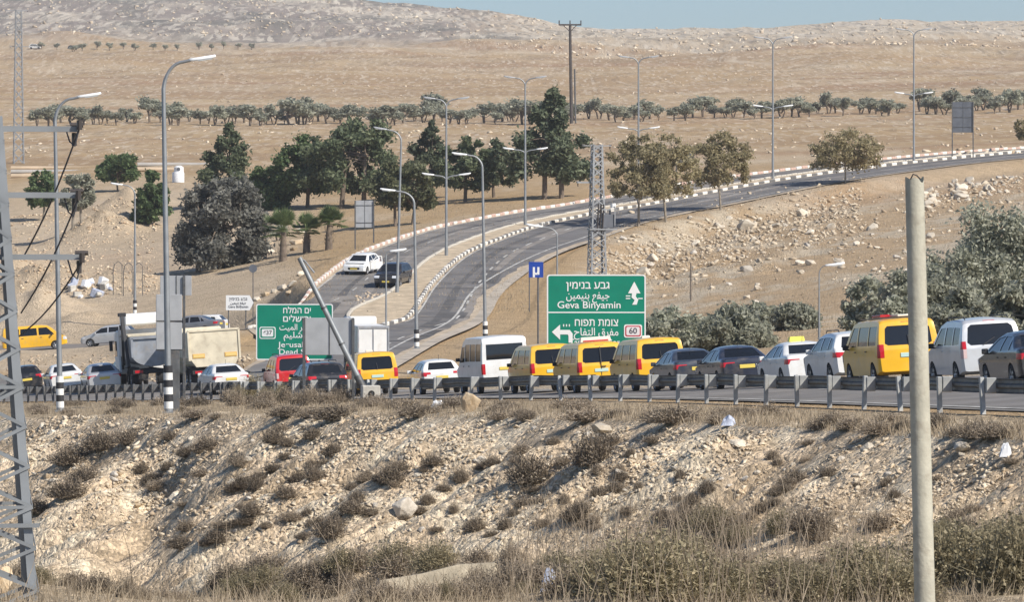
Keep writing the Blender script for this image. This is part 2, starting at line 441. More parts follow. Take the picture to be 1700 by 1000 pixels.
# main road verge, slope, bank
nr = M_['near']
C = np.where(nr[..., None], np.array([.36, .285, .19]), C)
sl = np.where(nr, sstep(-1.2, 0.6, M_['t'] + n4 * 1.2), 0)
C = mixc(C, sl, [.60, .475, .33])
C = mixc(C, sl * sstep(-.05, .4, n4 + .6 * M_['ridge']), [.70, .59, .43])
C = mixc(C, sl * sstep(.05, .5, -n4 - .5 * M_['ridge']) * .7, [.40, .305, .20])
C = mixc(C, sl * sstep(.2, .6, n1) * .5, [.50, .36, .23])
C = mixc(C, np.where(nr, M_['bank'] * 0.8, 0), [.33, .265, .18])
edge = side_width(M_['s'], 13.5, 17, 1.5) * (_Y < 330)
C = mixc(C, edge, [.42, .345, .25])
for (pl, wd_, col_, amt) in (([(430, 72), (620, 76), (850, 86), (1000, 92), (1060, 95)], 1.3, [.62, .52, .38], .8), ([(1000, 68), (1300, 73), (1500, 80), (1720, 92)], 1.2, [.60, .50, .37], .7), ([(1090, 160), (1200, 150), (1350, 141), (1520, 132)], 1.5, [.60, .49, .35], .7),
        ([(1150, 95), (1270, 105), (1400, 110), (1560, 117), (1720, 121)], 1.6, [.62, .53, .40], .8), ([(440, 84), (560, 82), (650, 86)], 1.5, [.62, .52, .39], .7), ([(1040, 64), (1180, 67), (1330, 68), (1480, 74), (1720, 88)], 1.4, [.20, .16, .115], .75), ([(60, 88), (250, 92), (430, 90)], 1.2, [.25, .19, .13], .5),
        ([(0, 130), (300, 128), (700, 134), (1000, 128)], 1.2, [.30, .21, .13], .5), ([(0, 168), (500, 172), (900, 168)], 1.6, [.56, .45, .32], .5), ([(700, 282), (900, 276), (1250, 268), (1500, 252)], 5, [.56, .47, .35], .6)):
    vl = np.interp(ru, [q[0] for q in pl], [q[1] for q in pl]); inr = (ru > pl[0][0]) & (ru < pl[-1][0])
    C = mixc(C, np.exp(-((VG - vl + 1.5 * n1) / wd_) ** 2) * inr * amt * (0.5 + 0.5 * sstep(-.4, .3, n2)) * (_Y > 480), col_)
nv, nc = _X.shape
idx = np.arange(nv * nc).reshape(nv, nc)
faces = np.stack([idx[:-1, :-1], idx[:-1, 1:], idx[1:, 1:], idx[1:, :-1]], -1).reshape(-1, 4)
gme = np_mesh('ground', np.stack([_X, _Y, _Z - lower], -1).reshape(-1, 3), faces, True)
add_color(gme, 'soil', C.reshape(-1, 3))

def ground_mat():
    m = bpy.data.materials.new('soil'); m.use_nodes = True; n = m.node_tree; b = n.nodes['Principled BSDF']
    b.inputs['Roughness'].default_value = 0.95; b.inputs['Specular IOR Level'].default_value = 0.15
    at = n.nodes.new('ShaderNodeVertexColor'); at.layer_name = 'soil'
    tc = n.nodes.new('ShaderNodeTexCoord')
    def noise(sc, det=5, vec=None, rough=0.6):
        q = n.nodes.new('ShaderNodeTexNoise'); q.inputs['Scale'].default_value = sc; q.inputs['Detail'].default_value = det; q.inputs['Roughness'].default_value = rough
        n.links.new(vec or tc.outputs['Object'], q.inputs['Vector']); return q.outputs['Fac']
    def mp(x, a, b_, c, d):
        q = n.nodes.new('ShaderNodeMapRange'); q.inputs[1].default_value = a; q.inputs[2].default_value = b_; q.inputs[3].default_value = c; q.inputs[4].default_value = d
        n.links.new(x, q.inputs[0]); return q.outputs[0]
    def mix(f, a, bcol, blend='MIX'):
        q = n.nodes.new('ShaderNodeMix'); q.data_type = 'RGBA'; q.blend_type = blend
        n.links.new(f, q.inputs['Factor']) if not isinstance(f, float) else setattr(q.inputs['Factor'], 'default_value', f)
        n.links.new(a, q.inputs['A'])
        if isinstance(bcol, tuple): q.inputs['B'].default_value = bcol
        else: n.links.new(bcol, q.inputs['B'])
        return q.outputs['Result']
    # depth along the view valley drives which speckle size reads
    sep = n.nodes.new('ShaderNodeSeparateXYZ'); n.links.new(tc.outputs['Object'], sep.inputs[0])
    farf = mp(sep.outputs['Y'], 550, 800, 0, 1)
    hillf = mp(sep.outputs['Y'], 1900, 2300, 0, 1)
    fine = mp(noise(9, 6), .3, .7, .72, 1.25); mid = mp(noise(0.9, 5), .3, .7, .85, 1.15)
    c1 = at.outputs['Color']
    vm = n.nodes.new('ShaderNodeMix'); vm.data_type = 'RGBA'; vm.blend_type = 'MULTIPLY'; vm.inputs['Factor'].default_value = 1
    mm = n.nodes.new('ShaderNodeMath'); mm.operation = 'MULTIPLY'; n.links.new(fine, mm.inputs[0]); n.links.new(mid, mm.inputs[1])
    n.links.new(c1, vm.inputs['A']); n.links.new(mm.outputs[0], vm.inputs['B']); c = vm.outputs['Result']
    # pale field stones and dry tufts on far fields
    def cells(sx, sy, off, lo, hi, amt):
        mpn = n.nodes.new('ShaderNodeMapping'); mpn.inputs['Scale'].default_value = (sx, sy, 0.0); mpn.inputs['Location'].default_value = (off, off * .7, 0); n.links.new(tc.outputs['Object'], mpn.inputs[0])
        wn = n.nodes.new('ShaderNodeTexNoise'); wn.inputs['Scale'].default_value = 1.7; n.links.new(mpn.outputs[0], wn.inputs['Vector'])
        wa = n.nodes.new('ShaderNodeVectorMath'); wa.operation = 'MULTIPLY_ADD'; wa.inputs[1].default_value = (.8, .8, 0); n.links.new(wn.outputs['Color'], wa.inputs[0]); n.links.new(mpn.outputs[0], wa.inputs[2])
        q = n.nodes.new('ShaderNodeTexVoronoi'); q.voronoi_dimensions = '2D'; q.inputs['Scale'].default_value = 1.0; n.links.new(wa.outputs[0], q.inputs['Vector'])
        sc_ = n.nodes.new('ShaderNodeSeparateColor'); n.links.new(q.outputs['Color'], sc_.inputs[0])
        big = mp(noise(.35, 3, mpn.outputs[0]), .35, .65, .25, 1.0)
        m_ = n.nodes.new('ShaderNodeMath'); m_.operation = 'MULTIPLY'; n.links.new(mp(sc_.outputs[0], lo, hi, 0, amt), m_.inputs[0]); n.links.new(big, m_.inputs[1]); return m_.outputs[0]
    def times(a, b_):
        m_ = n.nodes.new('ShaderNodeMath'); m_.operation = 'MULTIPLY'; n.links.new(a, m_.inputs[0]); n.links.new(b_, m_.inputs[1]); return m_.outputs[0]
    fld = n.nodes.new('ShaderNodeMath'); fld.operation = 'SUBTRACT'; n.links.new(farf, fld.inputs[0]); n.links.new(hillf, fld.inputs[1])
    c = mix(times(cells(1.3, .14, 3, .72, .86, .8), fld.outputs[0]), c, (.60, .51, .39, 1))
    c = mix(times(cells(.9, .10, 41, .76, .88, .55), fld.outputs[0]), c, (.24, .175, .11, 1))
    c = mix(times(cells(.45, .05, 13, .55, .75, .8), hillf), c, (.64, .575, .47, 1))
    c = mix(times(cells(.55, .06, 77, .62, .80, .8), hillf), c, (.17, .15, .125, 1))
    vo = n.nodes.new('ShaderNodeTexVoronoi'); vo.inputs['Scale'].default_value = 6.5; vo.inputs['Randomness'].default_value = 1.0
    wv = n.nodes.new('ShaderNodeTexNoise'); wv.inputs['Scale'].default_value = 3.0; n.links.new(tc.outputs['Object'], wv.inputs['Vector'])
    va = n.nodes.new('ShaderNodeVectorMath'); va.operation = 'MULTIPLY_ADD'; va.inputs[1].default_value = (.35, .35, .35); n.links.new(wv.outputs['Color'], va.inputs[0]); n.links.new(tc.outputs['Object'], va.inputs[2]); n.links.new(va.outputs[0], vo.inputs['Vector'])
    nearf = mp(sep.outputs['Y'], 190, 330, 1, 0)
    sepc = n.nodes.new('ShaderNodeSeparateColor'); n.links.new(vo.outputs['Color'], sepc.inputs[0])
    gv = mp(sepc.outputs[0], 0, 1, .62, 1.42)
    gm = n.nodes.new('ShaderNodeMix'); gm.data_type = 'RGBA'; gm.blend_type = 'MULTIPLY'; n.links.new(nearf, gm.inputs['Factor']); n.links.new(c, gm.inputs['A']); n.links.new(gv, gm.inputs['B']); c = gm.outputs['Result']
    n.links.new(c, b.inputs['Base Color'])
    bp = n.nodes.new('ShaderNodeBump'); bp.inputs['Distance'].default_value = 0.07; bp.inputs['Strength'].default_value = 0.9
    ad = n.nodes.new('ShaderNodeMath'); ad.operation = 'ADD'; n.links.new(noise(5, 6), ad.inputs[0]); n.links.new(noise(22, 4), ad.inputs[1])
    a2 = n.nodes.new('ShaderNodeMath'); a2.operation = 'MULTIPLY_ADD'; a2.inputs[1].default_value = -1.6; n.links.new(vo.outputs['Distance'], a2.inputs[0]); n.links.new(ad.outputs[0], a2.inputs[2])
    n.links.new(a2.outputs[0], bp.inputs['Height']); n.links.new(bp.outputs[0], b.inputs['Normal'])
    return m
ground = mesh_obj('ground', gme, ground_mat()); tag(ground, kind='structure')
# ------------------------------------------------------------------ roads
def asphalt_mat(name, col, var=.18):
    m = mat(name, col, 0.9, var=var, scale=0.35, bump=0.012, bscale=40, spec=0.25, detail=6, dirt=(.34, .28, .21), dirt_amt=.35)
    return m
M_ASPH = asphalt_mat('asphalt', (.185, .175, .165))
M_ASPH2 = asphalt_mat('asphalt_dark', (.145, .14, .138))
M_ASPH3 = asphalt_mat('asphalt_pale', (.20, .185, .17))
M_PAINT = mat('road_paint', (.44, .43, .40), 0.8, var=.35, scale=2.0)
M_KERBW = mat('kerb_white', (.66, .63, .57), 0.8, var=.12, scale=4, bump=.01)
M_KERBB = mat('kerb_dark', (.13, .125, .12), 0.85, var=.15, scale=4, bump=.01)
M_KERBR = mat('kerb_red', (.47, .33, .27), 0.85, var=.2, scale=4, bump=.01)
M_KERBC = mat('kerb_concrete', (.48, .44, .37), 0.85, var=.15, scale=4, bump=.01)

def strip(name, L, o0, o1, dz, m, parent=None, kind=None, c0=0, c1=1e9, nx=6, step=1.0, ground_fn=None):
    """sheet that follows line L between two side offsets (right +)"""
    cum = np.concatenate([[0], np.cumsum(np.hypot(np.diff(L[:, 0]), np.diff(L[:, 1])))])
    c1 = min(c1, cum[-1]); cs = np.linspace(c0, c1, max(2, int((c1 - c0) / step) + 1))
    px = np.interp(cs, cum, L[:, 0]); py = np.interp(cs, cum, L[:, 1])
    tx = np.gradient(px); ty = np.gradient(py); l = np.hypot(tx, ty); nx_, ny_ = ty / l, -tx / l
    f0 = o0(cs) if callable(o0) else np.full_like(cs, o0); f1 = o1(cs) if callable(o1) else np.full_like(cs, o1)
    q = np.linspace(0, 1, nx + 1)
    off = f0[:, None] * (1 - q) + f1[:, None] * q
    X = px[:, None] + nx_[:, None] * off; Y = py[:, None] + ny_[:, None] * off
    Z = terrain(X, Y) + dz
    i = np.arange(X.size).reshape(X.shape)
    fc = np.stack([i[:-1, :-1], i[:-1, 1:], i[1:, 1:], i[1:, :-1]], -1).reshape(-1, 4)
    me = np_mesh(name, np.stack([X, Y, Z], -1).reshape(-1, 3), fc, True)
    o = mesh_obj(name, me, m, parent)
    if kind: tag(o, kind=kind)
    return o
RL = np.stack([RAIL_X, RAIL_Y, 0 * RAIL_X], 1)
RL = np.array(smooth_poly([tuple(p) for p in RL[1:8]], 8))
main_road = strip('main_road', RL, 0.7, 14.2, 0.03, M_ASPH, kind='structure', nx=10, c1=262)
strip('edge_line', RL, 1.05, 1.22, 0.045, M_PAINT, main_road, nx=1, c1=245)
strip('edge_line', RL, 13.3, 13.45, 0.045, M_PAINT, main_road, nx=1, c1=150)
for k in range(0, 150, 9):
    strip('lane_dash', RL, 5.0, 5.15, 0.045, M_PAINT, main_road, nx=1, c0=k + 2, c1=k + 5)
    strip('lane_dash', RL, 9.2, 9.35, 0.045, M_PAINT, main_road, nx=1, c0=k + 2, c1=k + 5)
HL = HILL3
hcum = np.concatenate([[0], np.cumsum(np.hypot(np.diff(HL[:, 0]), np.diff(HL[:, 1])))])
HLEN = hcum[-1]
C_NOSE = float(np.interp(338, HL[:, 1], hcum))       # where the median begins
def med_r(c): return 0.15 + 1.0 * sstep(C_NOSE - 2, C_NOSE + 8, c)
def med_l(c): return -(0.15 + 0.9 * sstep(C_NOSE - 2, C_NOSE + 8, c) + 2.0 * np.exp(-((c - C_NOSE - 12) / 12) ** 2) * (c > C_NOSE - 2))
def lout(c): return -2.6 - 4.6 * sstep(C_NOSE - 22, C_NOSE + 2, c) - 1.8 * np.exp(-((c - C_NOSE - 8) / 14) ** 2)
def rout(c): return 5.7 + 3.6 * sstep(C_NOSE + 20, C_NOSE + 90, c)
hl_up = strip('hill_road_down_lane', HL, lout, med_l, 0.04, M_ASPH, kind='structure', nx=6)
hl_dn = strip('hill_road_up_lane', HL, med_r, rout, 0.04, M_ASPH2, kind='structure', nx=6)
strip('pavement', HL, lambda c: rout(c) + 0.0, lambda c: rout(c) + 0.6 * sstep(C_NOSE + 70, C_NOSE + 30, c) + 0.25, 0.055, mat('dusty_pavement', (.38, .33, .265), .9, var=.2, scale=.8), kind='structure', c0=22, c1=190, nx=2)
strip('edge_line', HL, lambda c: rout(c) - 1.5, lambda c: rout(c) - 1.34, 0.055, M_PAINT, hl_dn, nx=1, c0=50)
strip('edge_line', HL, lambda c: med_r(c) + .35, lambda c: med_r(c) + .47, 0.055, M_PAINT, hl_dn, nx=1, c0=C_NOSE + 5)
strip('edge_line', HL, lambda c: lout(c) + .35, lambda c: lout(c) + .48, 0.055, M_PAINT, hl_up, nx=1, c0=C_NOSE + 30)
for k in np.arange(60, HLEN - 5, 6.0):
    strip('lane_dash', HL, lambda c: med_r(c) + 3.3, lambda c: med_r(c) + 3.46, 0.055, M_PAINT, hl_dn, nx=1, c0=k, c1=k + 2.6)
for k in np.arange(C_NOSE + 4, HLEN - 5, 9.0):
    strip('lane_dash', HL, lambda c: med_l(c) - 3.05, lambda c: med_l(c) - 2.93, 0.055, M_PAINT, hl_up, nx=1, c0=k, c1=k + 2.6)
M_PATCH = asphalt_mat('asphalt_patch', (.10, .098, .098)); M_PATCHL = asphalt_mat('asphalt_worn', (.235, .215, .195)); M_SEAM = mat('tar_seam', (.035, .034, .034), .8)
M_DUST = mat('road_dust', (.40, .325, .235), .95, var=.2, scale=1.0)
pr_ = random.Random(12)
for k in range(9):
    c_ = pr_.uniform(C_NOSE - 25, HLEN - 30); o_ = pr_.uniform(1.6, 4.6); l_ = pr_.uniform(3, 16); w_ = pr_.uniform(.9, 2.2)
    strip('asphalt_patch', HL, o_, o_ + w_, 0.046, M_PATCH if k % 3 else M_PATCHL, hl_dn, nx=2, c0=c_, c1=c_ + l_)
    c_ = pr_.uniform(C_NOSE + 10, HLEN - 30); o_ = -pr_.uniform(3.6, 5.6)
    strip('asphalt_patch', HL, o_, o_ + w_ * .8, 0.046, M_PATCH if k % 2 else M_PATCHL, hl_up, nx=2, c0=c_, c1=c_ + l_)
for off, par in ((3.0, hl_dn), (4.7, hl_dn), (-3.2, hl_up), (-4.9, hl_up)):      # tyre-worn wheel tracks
    strip('wheel_track', HL, lambda c, o=off: o + .12 * np.sin(c / 9), lambda c, o=off: o + .55 + .12 * np.sin(c / 7 + 1), 0.0435, M_PATCH if off in (3.0, -4.9) else M_PATCHL, par, nx=1, c0=C_NOSE + 4)
for c_ in (C_NOSE - 12, C_NOSE + 9, C_NOSE + 33, C_NOSE + 70, C_NOSE + 101):
    strip('tar_seam', HL, lambda c: med_r(c) + .3, lambda c: rout(c) - .2, 0.050, M_SEAM, hl_dn, nx=5, c0=c_, c1=c_ + .16); strip('tar_seam', HL, lambda c: lout(c) + .2, lambda c: med_l(c) - .3, 0.050, M_SEAM, hl_up, nx=5, c0=c_ + 3, c1=c_ + 3.16)
strip('dusty_edge', HL, lambda c: rout(c) - .5 - .35 * fbm(c / 4, c * 0, 3, 5), rout, 0.049, M_DUST, hl_dn, nx=1, c0=20)
strip('dusty_edge', HL, lout, lambda c: lout(c) + .45 + .3 * fbm(c / 4, c * 0, 3, 6), 0.049, M_DUST, hl_up, nx=1, c0=20)
strip('dusty_edge', HL, med_r, lambda c: med_r(c) + .3 + .2 * fbm(c / 3, c * 0, 3, 7), 0.049, M_DUST, hl_dn, nx=1, c0=C_NOSE + 4)
side_road = strip('side_road', SIDE3, -4.8, 4.8, 0.035, M_ASPH3, kind='structure', nx=5)
M_MED = mat('median_soil', (.46, .37, .255), 0.95, var=.2, scale=1.2, bump=.05, bscale=8)
strip('median_strip', HL, lambda c: med_l(c) + .2, lambda c: med_r(c) - .2, 0.17, M_MED, kind='structure', c0=C_NOSE, nx=4)

kerb_box = MB().box((0, 0, 0.02), (0.26, 0.94, 0.34)).mesh('kerb_stone', bevel=0.04)
def kerb(L, off, c0, c1, mats, label, group=None, dz=0.0, ln=1.0):
    cum = np.concatenate([[0], np.cumsum(np.hypot(np.diff(L[:, 0]), np.diff(L[:, 1])))])
    cs = np.arange(c0, c1, ln)
    px = np.interp(cs, cum, L[:, 0]); py = np.interp(cs, cum, L[:, 1]); tx = np.gradient(px); ty = np.gradient(py); l = np.hypot(tx, ty)
    f = off(cs) if callable(off) else np.full_like(cs, off)
    X = px + ty / l * f; Y = py - tx / l * f; Z = terrain(X, Y) + dz + 0.1
    tz = np.gradient(Z); tX = np.gradient(X); tY = np.gradient(Y)
    root = empty('kerb', (X[0], Y[0], Z[0]), 0, label, 'kerb', group)
    meshes = []
    for m in mats:
        me = kerb_box.copy(); me.materials.clear(); me.materials.append(m); meshes.append(me)
    for i in range(len(cs)):
        o = bpy.data.objects.new('kerb_stone', meshes[i % len(mats)]); COL.objects.link(o); o.parent = root
        d = Vector((tX[i], tY[i], tz[i])).normalized()
        o.location = Vector((X[i] - X[0], Y[i] - Y[0], Z[i] - Z[0] + random.uniform(-.05, .02)))
        o.rotation_euler = d.to_track_quat('Y', 'Z').to_euler()
    return root
kerb(HL, lambda c: med_r(c), C_NOSE, HLEN - 2, (M_KERBW, M_KERBB), 'black and white kerb on the right side of the median')
kerb(HL, lambda c: med_l(c), C_NOSE, HLEN - 2, (M_KERBC, M_KERBC), 'pale concrete kerb on the left side of the median')
kerb(HL, lambda c: lout(c) - .1, C_NOSE + 22, HLEN - 2, (M_KERBW, M_KERBR), 'red and white kerb along the outer edge of the descending road')
kerb(HL, lambda c: lout(c) - .1, C_NOSE + 4, C_NOSE + 21.5, (M_KERBW, M_KERBC), 'short white and grey kerb at the junction corner')
kerb(SIDE3, -5.0, 22, 50, (M_KERBW, M_KERBR), 'red and white kerb behind the side road')
# ------------------------------------------------------------------ vehicles
M_GLASS = mat('car_glass', (.012, .014, .017), 0.06, spec=0.6)
M_GLASS2 = mat('car_glass_tinted', (.008, .009, .010), 0.08, spec=0.5)
M_TYRE = mat('tyre', (.022, .022, .023), 0.85, var=.2, scale=20)
M_RIM = mat('wheel_rim', (.42, .42, .43), 0.35, metal=.7, var=.15, scale=8)
M_TRIM = mat('black_trim', (.03, .03, .032), 0.6)
M_SHADE = mat('shade_fill', (.015, .015, .015), 0.95)
M_TAIL = mat('tail_light', (.50, .012, .02), 0.18, coat=.5)
M_TAILW = mat('tail_light_clear', (.62, .45, .43), 0.2, coat=.5)
M_HEAD = mat('headlight', (.62, .64, .66), 0.12, coat=.5)
M_PLATEY = mat('plate_yellow', (.72, .55, .10), 0.5)
M_PLATEW = mat('plate_white', (.66, .70, .70), 0.5)
M_PLATEG = mat('plate_green_white', (.48, .66, .60), 0.5)
M_AMBER = mat('amber_lamp', (.75, .27, .03), 0.25)
def paint(name, col, metal=0.0, rough=0.32, dust=.22):
    return mat(name, col, rough, metal, var=.07, scale=1.4, coat=.6, dirt=(.42, .35, .26), dirt_amt=dust)
PAINT = dict(
    yellow=paint('paint_yellow', (.83, .46, .02)), white=paint('paint_white', (.76, .76, .74)), silver=paint('paint_silver', (.52, .53, .54), .35),
    palesilver=paint('paint_pale_silver', (.62, .63, .64), .25), black=paint('paint_black', (.025, .026, .03), .2, .25), dark=paint('paint_dark_grey', (.055, .065, .085), .3, .28),
    blueblack=paint('paint_blue_black', (.035, .04, .06), .3, .25), red=paint('paint_red', (.55, .015, .02)), grey=paint('paint_grey', (.22, .23, .25), .3))

def prof(pts, x):
    return float(np.interp(x, [p[0] for p in pts], [p[1] for p in pts]))

class Body:
    """spec: L, W, top=[(y,z)...] rear to front, belt, roof, wt (half width at roof), bot"""
    def __init__(s, sp):
        s.sp = sp; L = sp['L']; top = sp['top']
        # stations by arc length of the top profile
        ys = []; 
        for (a, b) in zip(top[:-1], top[1:]):
            l = math.hypot(b[0] - a[0], b[1] - a[1]); n = max(1, int(l / 0.13))
            ys += [a[0] + (b[0] - a[0]) * k / n for k in range(n)]
        ys.append(top[-1][0])
        rings = []
        for i, y in enumerate(ys):
            zt = prof(top, y) ; rings.append(s.ring(y, zt))
        bm = bmesh.new(); s.bm = bm
        V = [[bm.verts.new(p) for p in r] for r in rings]; K = len(rings[0])
        VL = [[(v if abs(v.co.x) < 1e-6 else bm.verts.new((-v.co.x, v.co.y, v.co.z))) for v in r] for r in V]
        def q(*vv):
            u = []
            for v in vv:
                if v not in u: u.append(v)
            if len(u) > 2:
                try: bm.faces.new(u)
                except ValueError: pass
        for i in range(len(V) - 1):
            for k in range(K - 1):
                q(V[i][k], V[i + 1][k], V[i + 1][k + 1], V[i][k + 1])
                q(VL[i][k + 1], VL[i + 1][k + 1], VL[i + 1][k], VL[i][k])
        for end, flip in ((0, False), (-1, True)):
            A, B = V[end], VL[end]
            for k in range(K - 1):
                if flip: q(A[k], B[k], B[k + 1], A[k + 1])
                else: q(A[k + 1], B[k + 1], B[k], A[k])
        bmesh.ops.remove_doubles(bm, verts=bm.verts, dist=0.0005)
        bmesh.ops.recalc_face_normals(bm, faces=bm.faces)
        s.lay = bm.faces.layers.int.new('part'); s.names = ['body']; s.mats = [None]
    def halfw(s, z, y):
        sp = s.sp; W = sp['W'] / 2; be = sp['belt']; ro = sp['roof']; zb = sp['bot']
        if z < be:
            t = (z - zb) / (be - zb); w = W * (0.95 + 0.05 * math.sin(min(1, max(0, t) * 1.25) * math.pi / 2) - 0.012 * max(0, t - .75) / .25)
        else:
            t = (z - be) / (ro - be); w0 = W * 0.988
            w = w0 - (w0 - sp['wt']) * (t ** 1.25)
        e = min(y + sp['L'] / 2, sp['L'] / 2 - y); r = sp.get('er', .22)
        if e < r: 
            q = 1 - e / r; w -= W * (sp.get('ek', .10)) * q * q * (1.0 if y > 0 else sp.get('rearround', .8))
        return w
    def ring(s, y, zt):
        sp = s.sp; zb = sp['bot'] + 0.10 * max(0, 1 - min(y + sp['L'] / 2, sp['L'] / 2 - y) / .5) ; be = sp['belt']
        z1 = min(be, zt - 0.10); z2 = zt - 0.045
        pts = [(0, zb), (s.halfw(zb, y) - .10, zb)]
        for t in (0, .16, .36, .56, .78): pts.append((s.halfw(zb + (z1 - zb) * t, y), zb + .02 + (z1 - zb - .02) * t))
        for t in (0, .25, .5, .75, 1): pts.append((s.halfw(z1 + (z2 - z1) * t, y), z1 + (z2 - z1) * t))
        w = s.halfw(zt, y); cr = sp.get('crown', .03) if zt > be + .2 else .015
        pts += [(w - .035, zt - .012), (w - .11, zt), (w * .6, zt + cr * .5), (w * .3, zt + cr * .8), (0, zt + cr)]
        return [(p[0], y, p[1]) for p in pts]
    def part_id(s, name, m):
        s.names.append(name); s.mats.append(m); return len(s.names) - 1
    def cut_poly(s, poly, axis, side, name, m, delete=False, only=None):
        """convex polygon in (y,z) [axis 'x'] or (x,z) [axis 'y'] seen from side +1/-1; faces inside become a part"""
        bm = s.bm; n = len(poly)
        cy = sum(p[0] for p in poly) / n; cz = sum(p[1] for p in poly) / n
        rad = max(math.hypot(p[0] - cy, p[1] - cz) for p in poly) + .25
        def uv(c): return (c.y, c.z) if axis == 'x' else (c.x, c.z)
        def ok(f):
            c = f.calc_center_median(); u = uv(c)
            if f[s.lay] != 0: return False
            if axis == 'x' and (c.x * side < 0.25 or f.normal.x * side < 0.35): return False
            if axis == 'y' and (f.normal.y * side < (0.2 if only is None else only)): return False
            return math.hypot(u[0] - cy, u[1] - cz) < rad * 1.6
        for i in range(n):
            a, b = poly[i], poly[(i + 1) % n]
            nx, nz = b[1] - a[1], -(b[0] - a[0])
            fs = [f for f in bm.faces if ok(f)]
            g = set(fs)
            for f in fs: g.update(f.edges); g.update(f.verts)
            co = (0, a[0], a[1]) if axis == 'x' else (a[0], 0, a[1])
            no = (0, nx, nz) if axis == 'x' else (nx, 0, nz)
            bmesh.ops.bisect_plane(bm, geom=list(g), plane_co=co, plane_no=no, dist=1e-5)
        sgn = 0
        for i in range(n):
            a, b = poly[i], poly[(i + 1) % n]; sgn += a[0] * b[1] - b[0] * a[1]
        hit = []
        for f in bm.faces:
            if not ok(f): continue
            u = uv(f.calc_center_median()); ins = True
            for i in range(n):
                a, b = poly[i], poly[(i + 1) % n]
                cr = (b[0] - a[0]) * (u[1] - a[1]) - (b[1] - a[1]) * (u[0] - a[0])
                if cr * sgn < 0: ins = False; break
            if ins: hit.append(f)
        if delete: bmesh.ops.delete(bm, geom=hit, context='FACES'); return
        pid = s.part_id(name, m)
        for f in hit: f[s.lay] = pid
    def cut_box(s, lo, hi, name, m):
        bm = s.bm; lo = Vector(lo); hi = Vector(hi)
        def ok(f, e=.3):
            c = f.calc_center_median()
            return f[s.lay] == 0 and all(lo[i] - e < c[i] < hi[i] + e for i in range(3))
        for i in range(3):
            for v in (lo[i], hi[i]):
                fs = [f for f in bm.faces if ok(f)]; g = set(fs)
                for f in fs: g.update(f.edges); g.update(f.verts)
                no = [0, 0, 0]; no[i] = 1; co = [0, 0, 0]; co[i] = v
                bmesh.ops.bisect_plane(bm, geom=list(g), plane_co=co, plane_no=no, dist=1e-5)
        pid = s.part_id(name, m)
        for f in bm.faces:
            if ok(f, 0): f[s.lay] = pid
    def finish(s, paint_m, root):
        s.bm.normal_update()
        by = {}
        for f in s.bm.faces: by.setdefault(f[s.lay], []).append(f)
        objs = {}
        for pid, fs in by.items():
            nm = s.names[pid]; vm = {}; vs_ = []; fc = []
            inset = 0.012 if ('window' in nm or 'wind' in nm) else (-0.006 if 'light' in nm else 0.0)
            for f in fs:
                idx = []
                for v in f.verts:
                    if v.index not in vm:
                        vm[v.index] = len(vs_); vs_.append(v.co - v.normal * inset)
                    idx.append(vm[v.index])
                fc.append(idx)
            me = bpy.data.meshes.new(nm); me.from_pydata([tuple(v) for v in vs_], [], fc); me.update()
            me.polygons.foreach_set('use_smooth', [True] * len(me.polygons))
            me.set_sharp_from_angle(angle=R(38))
            o = mesh_obj(nm, me, s.mats[pid] or paint_m, root); objs.setdefault(nm, []).append(o)
        s.bm.free(); return objs

def ngon(cy, cz, r, n=14, flat=None):
    return [(cy + r * math.cos(2 * math.pi * k / n), cz + r * math.sin(2 * math.pi * k / n)) for k in range(n)]
_wheel_cache = {}
def wheel_meshes(r, w):
    key = (round(r, 3), round(w, 3))
    if key in _wheel_cache: return _wheel_cache[key]
    n = 20; v = []; f = []
    prof_ = [(-w / 2, r * .66), (-w / 2, r * .94), (-w / 2 + .03, r), (w / 2 - .03, r), (w / 2, r * .94), (w / 2, r * .66)]
    for (x, q) in prof_:
        for k in range(n): t = 2 * math.pi * k / n; v.append((x, q * math.cos(t), q * math.sin(t)))
    for i in range(5):
        for k in range(n): f.append((i * n + k, i * n + (k + 1) % n, (i + 1) * n + (k + 1) % n, (i + 1) * n + k))
    tm = MB().add(v, f).mesh('tyre', True); tm.materials.append(M_TYRE)
    b = MB(); rr = r * .66
    for sx in (-1, 1):
        x0 = sx * (w / 2 - .012)
        pts = [(x0 - sx * .035, 0, 0)] ; fs = []
        for ring, (q, xx) in enumerate(((.25, 0), (.92, -sx * .012), (1.0, sx * .006))):
            for k in range(n): t = 2 * math.pi * k / n; pts.append((x0 + xx, rr * q * math.cos(t), rr * q * math.sin(t)))
        for k in range(n): fs.append((0, 1 + k, 1 + (k + 1) % n))
        for rg in range(2):
            for k in range(n):
                if rg == 0 and k % 4 < 2 : continue
                a = 1 + rg * n + k; c = 1 + rg * n + (k + 1) % n; fs.append((a, c, c + n, a + n))
        b.add(pts, fs)
    rm = b.mesh('rim', False); rm.materials.append(M_RIM)
    dm = MB().tube([(-w / 2 + .05, 0, 0), (w / 2 - .05, 0, 0)], rr * .98, 16).mesh('brake_disc'); dm.materials.append(M_TRIM)
    _wheel_cache[key] = (tm, rm, dm); return _wheel_cache[key]
def add_wheels(root, W, r, axles, w=.21):
    tm, rm, dm = wheel_meshes(r, w)
    for y in axles:
        for sx in (-1, 1):
            o = mesh_obj('wheel', tm, None, root); o.location = (sx * (W / 2 - w / 2 - .01), y, r)
            a = mesh_obj('rim', rm, None, o); c = mesh_obj('brake_disc', dm, None, o)

def mirror(root, x, y, z, m, sx):
    b = MB(); b.box((sx * (x + .13), y, z), (.17, .10, .15)); b.box((sx * (x + .03), y + .02, z - .06), (.10, .05, .04))
    o = b.build('wing_mirror', m, root, True, .025); return o

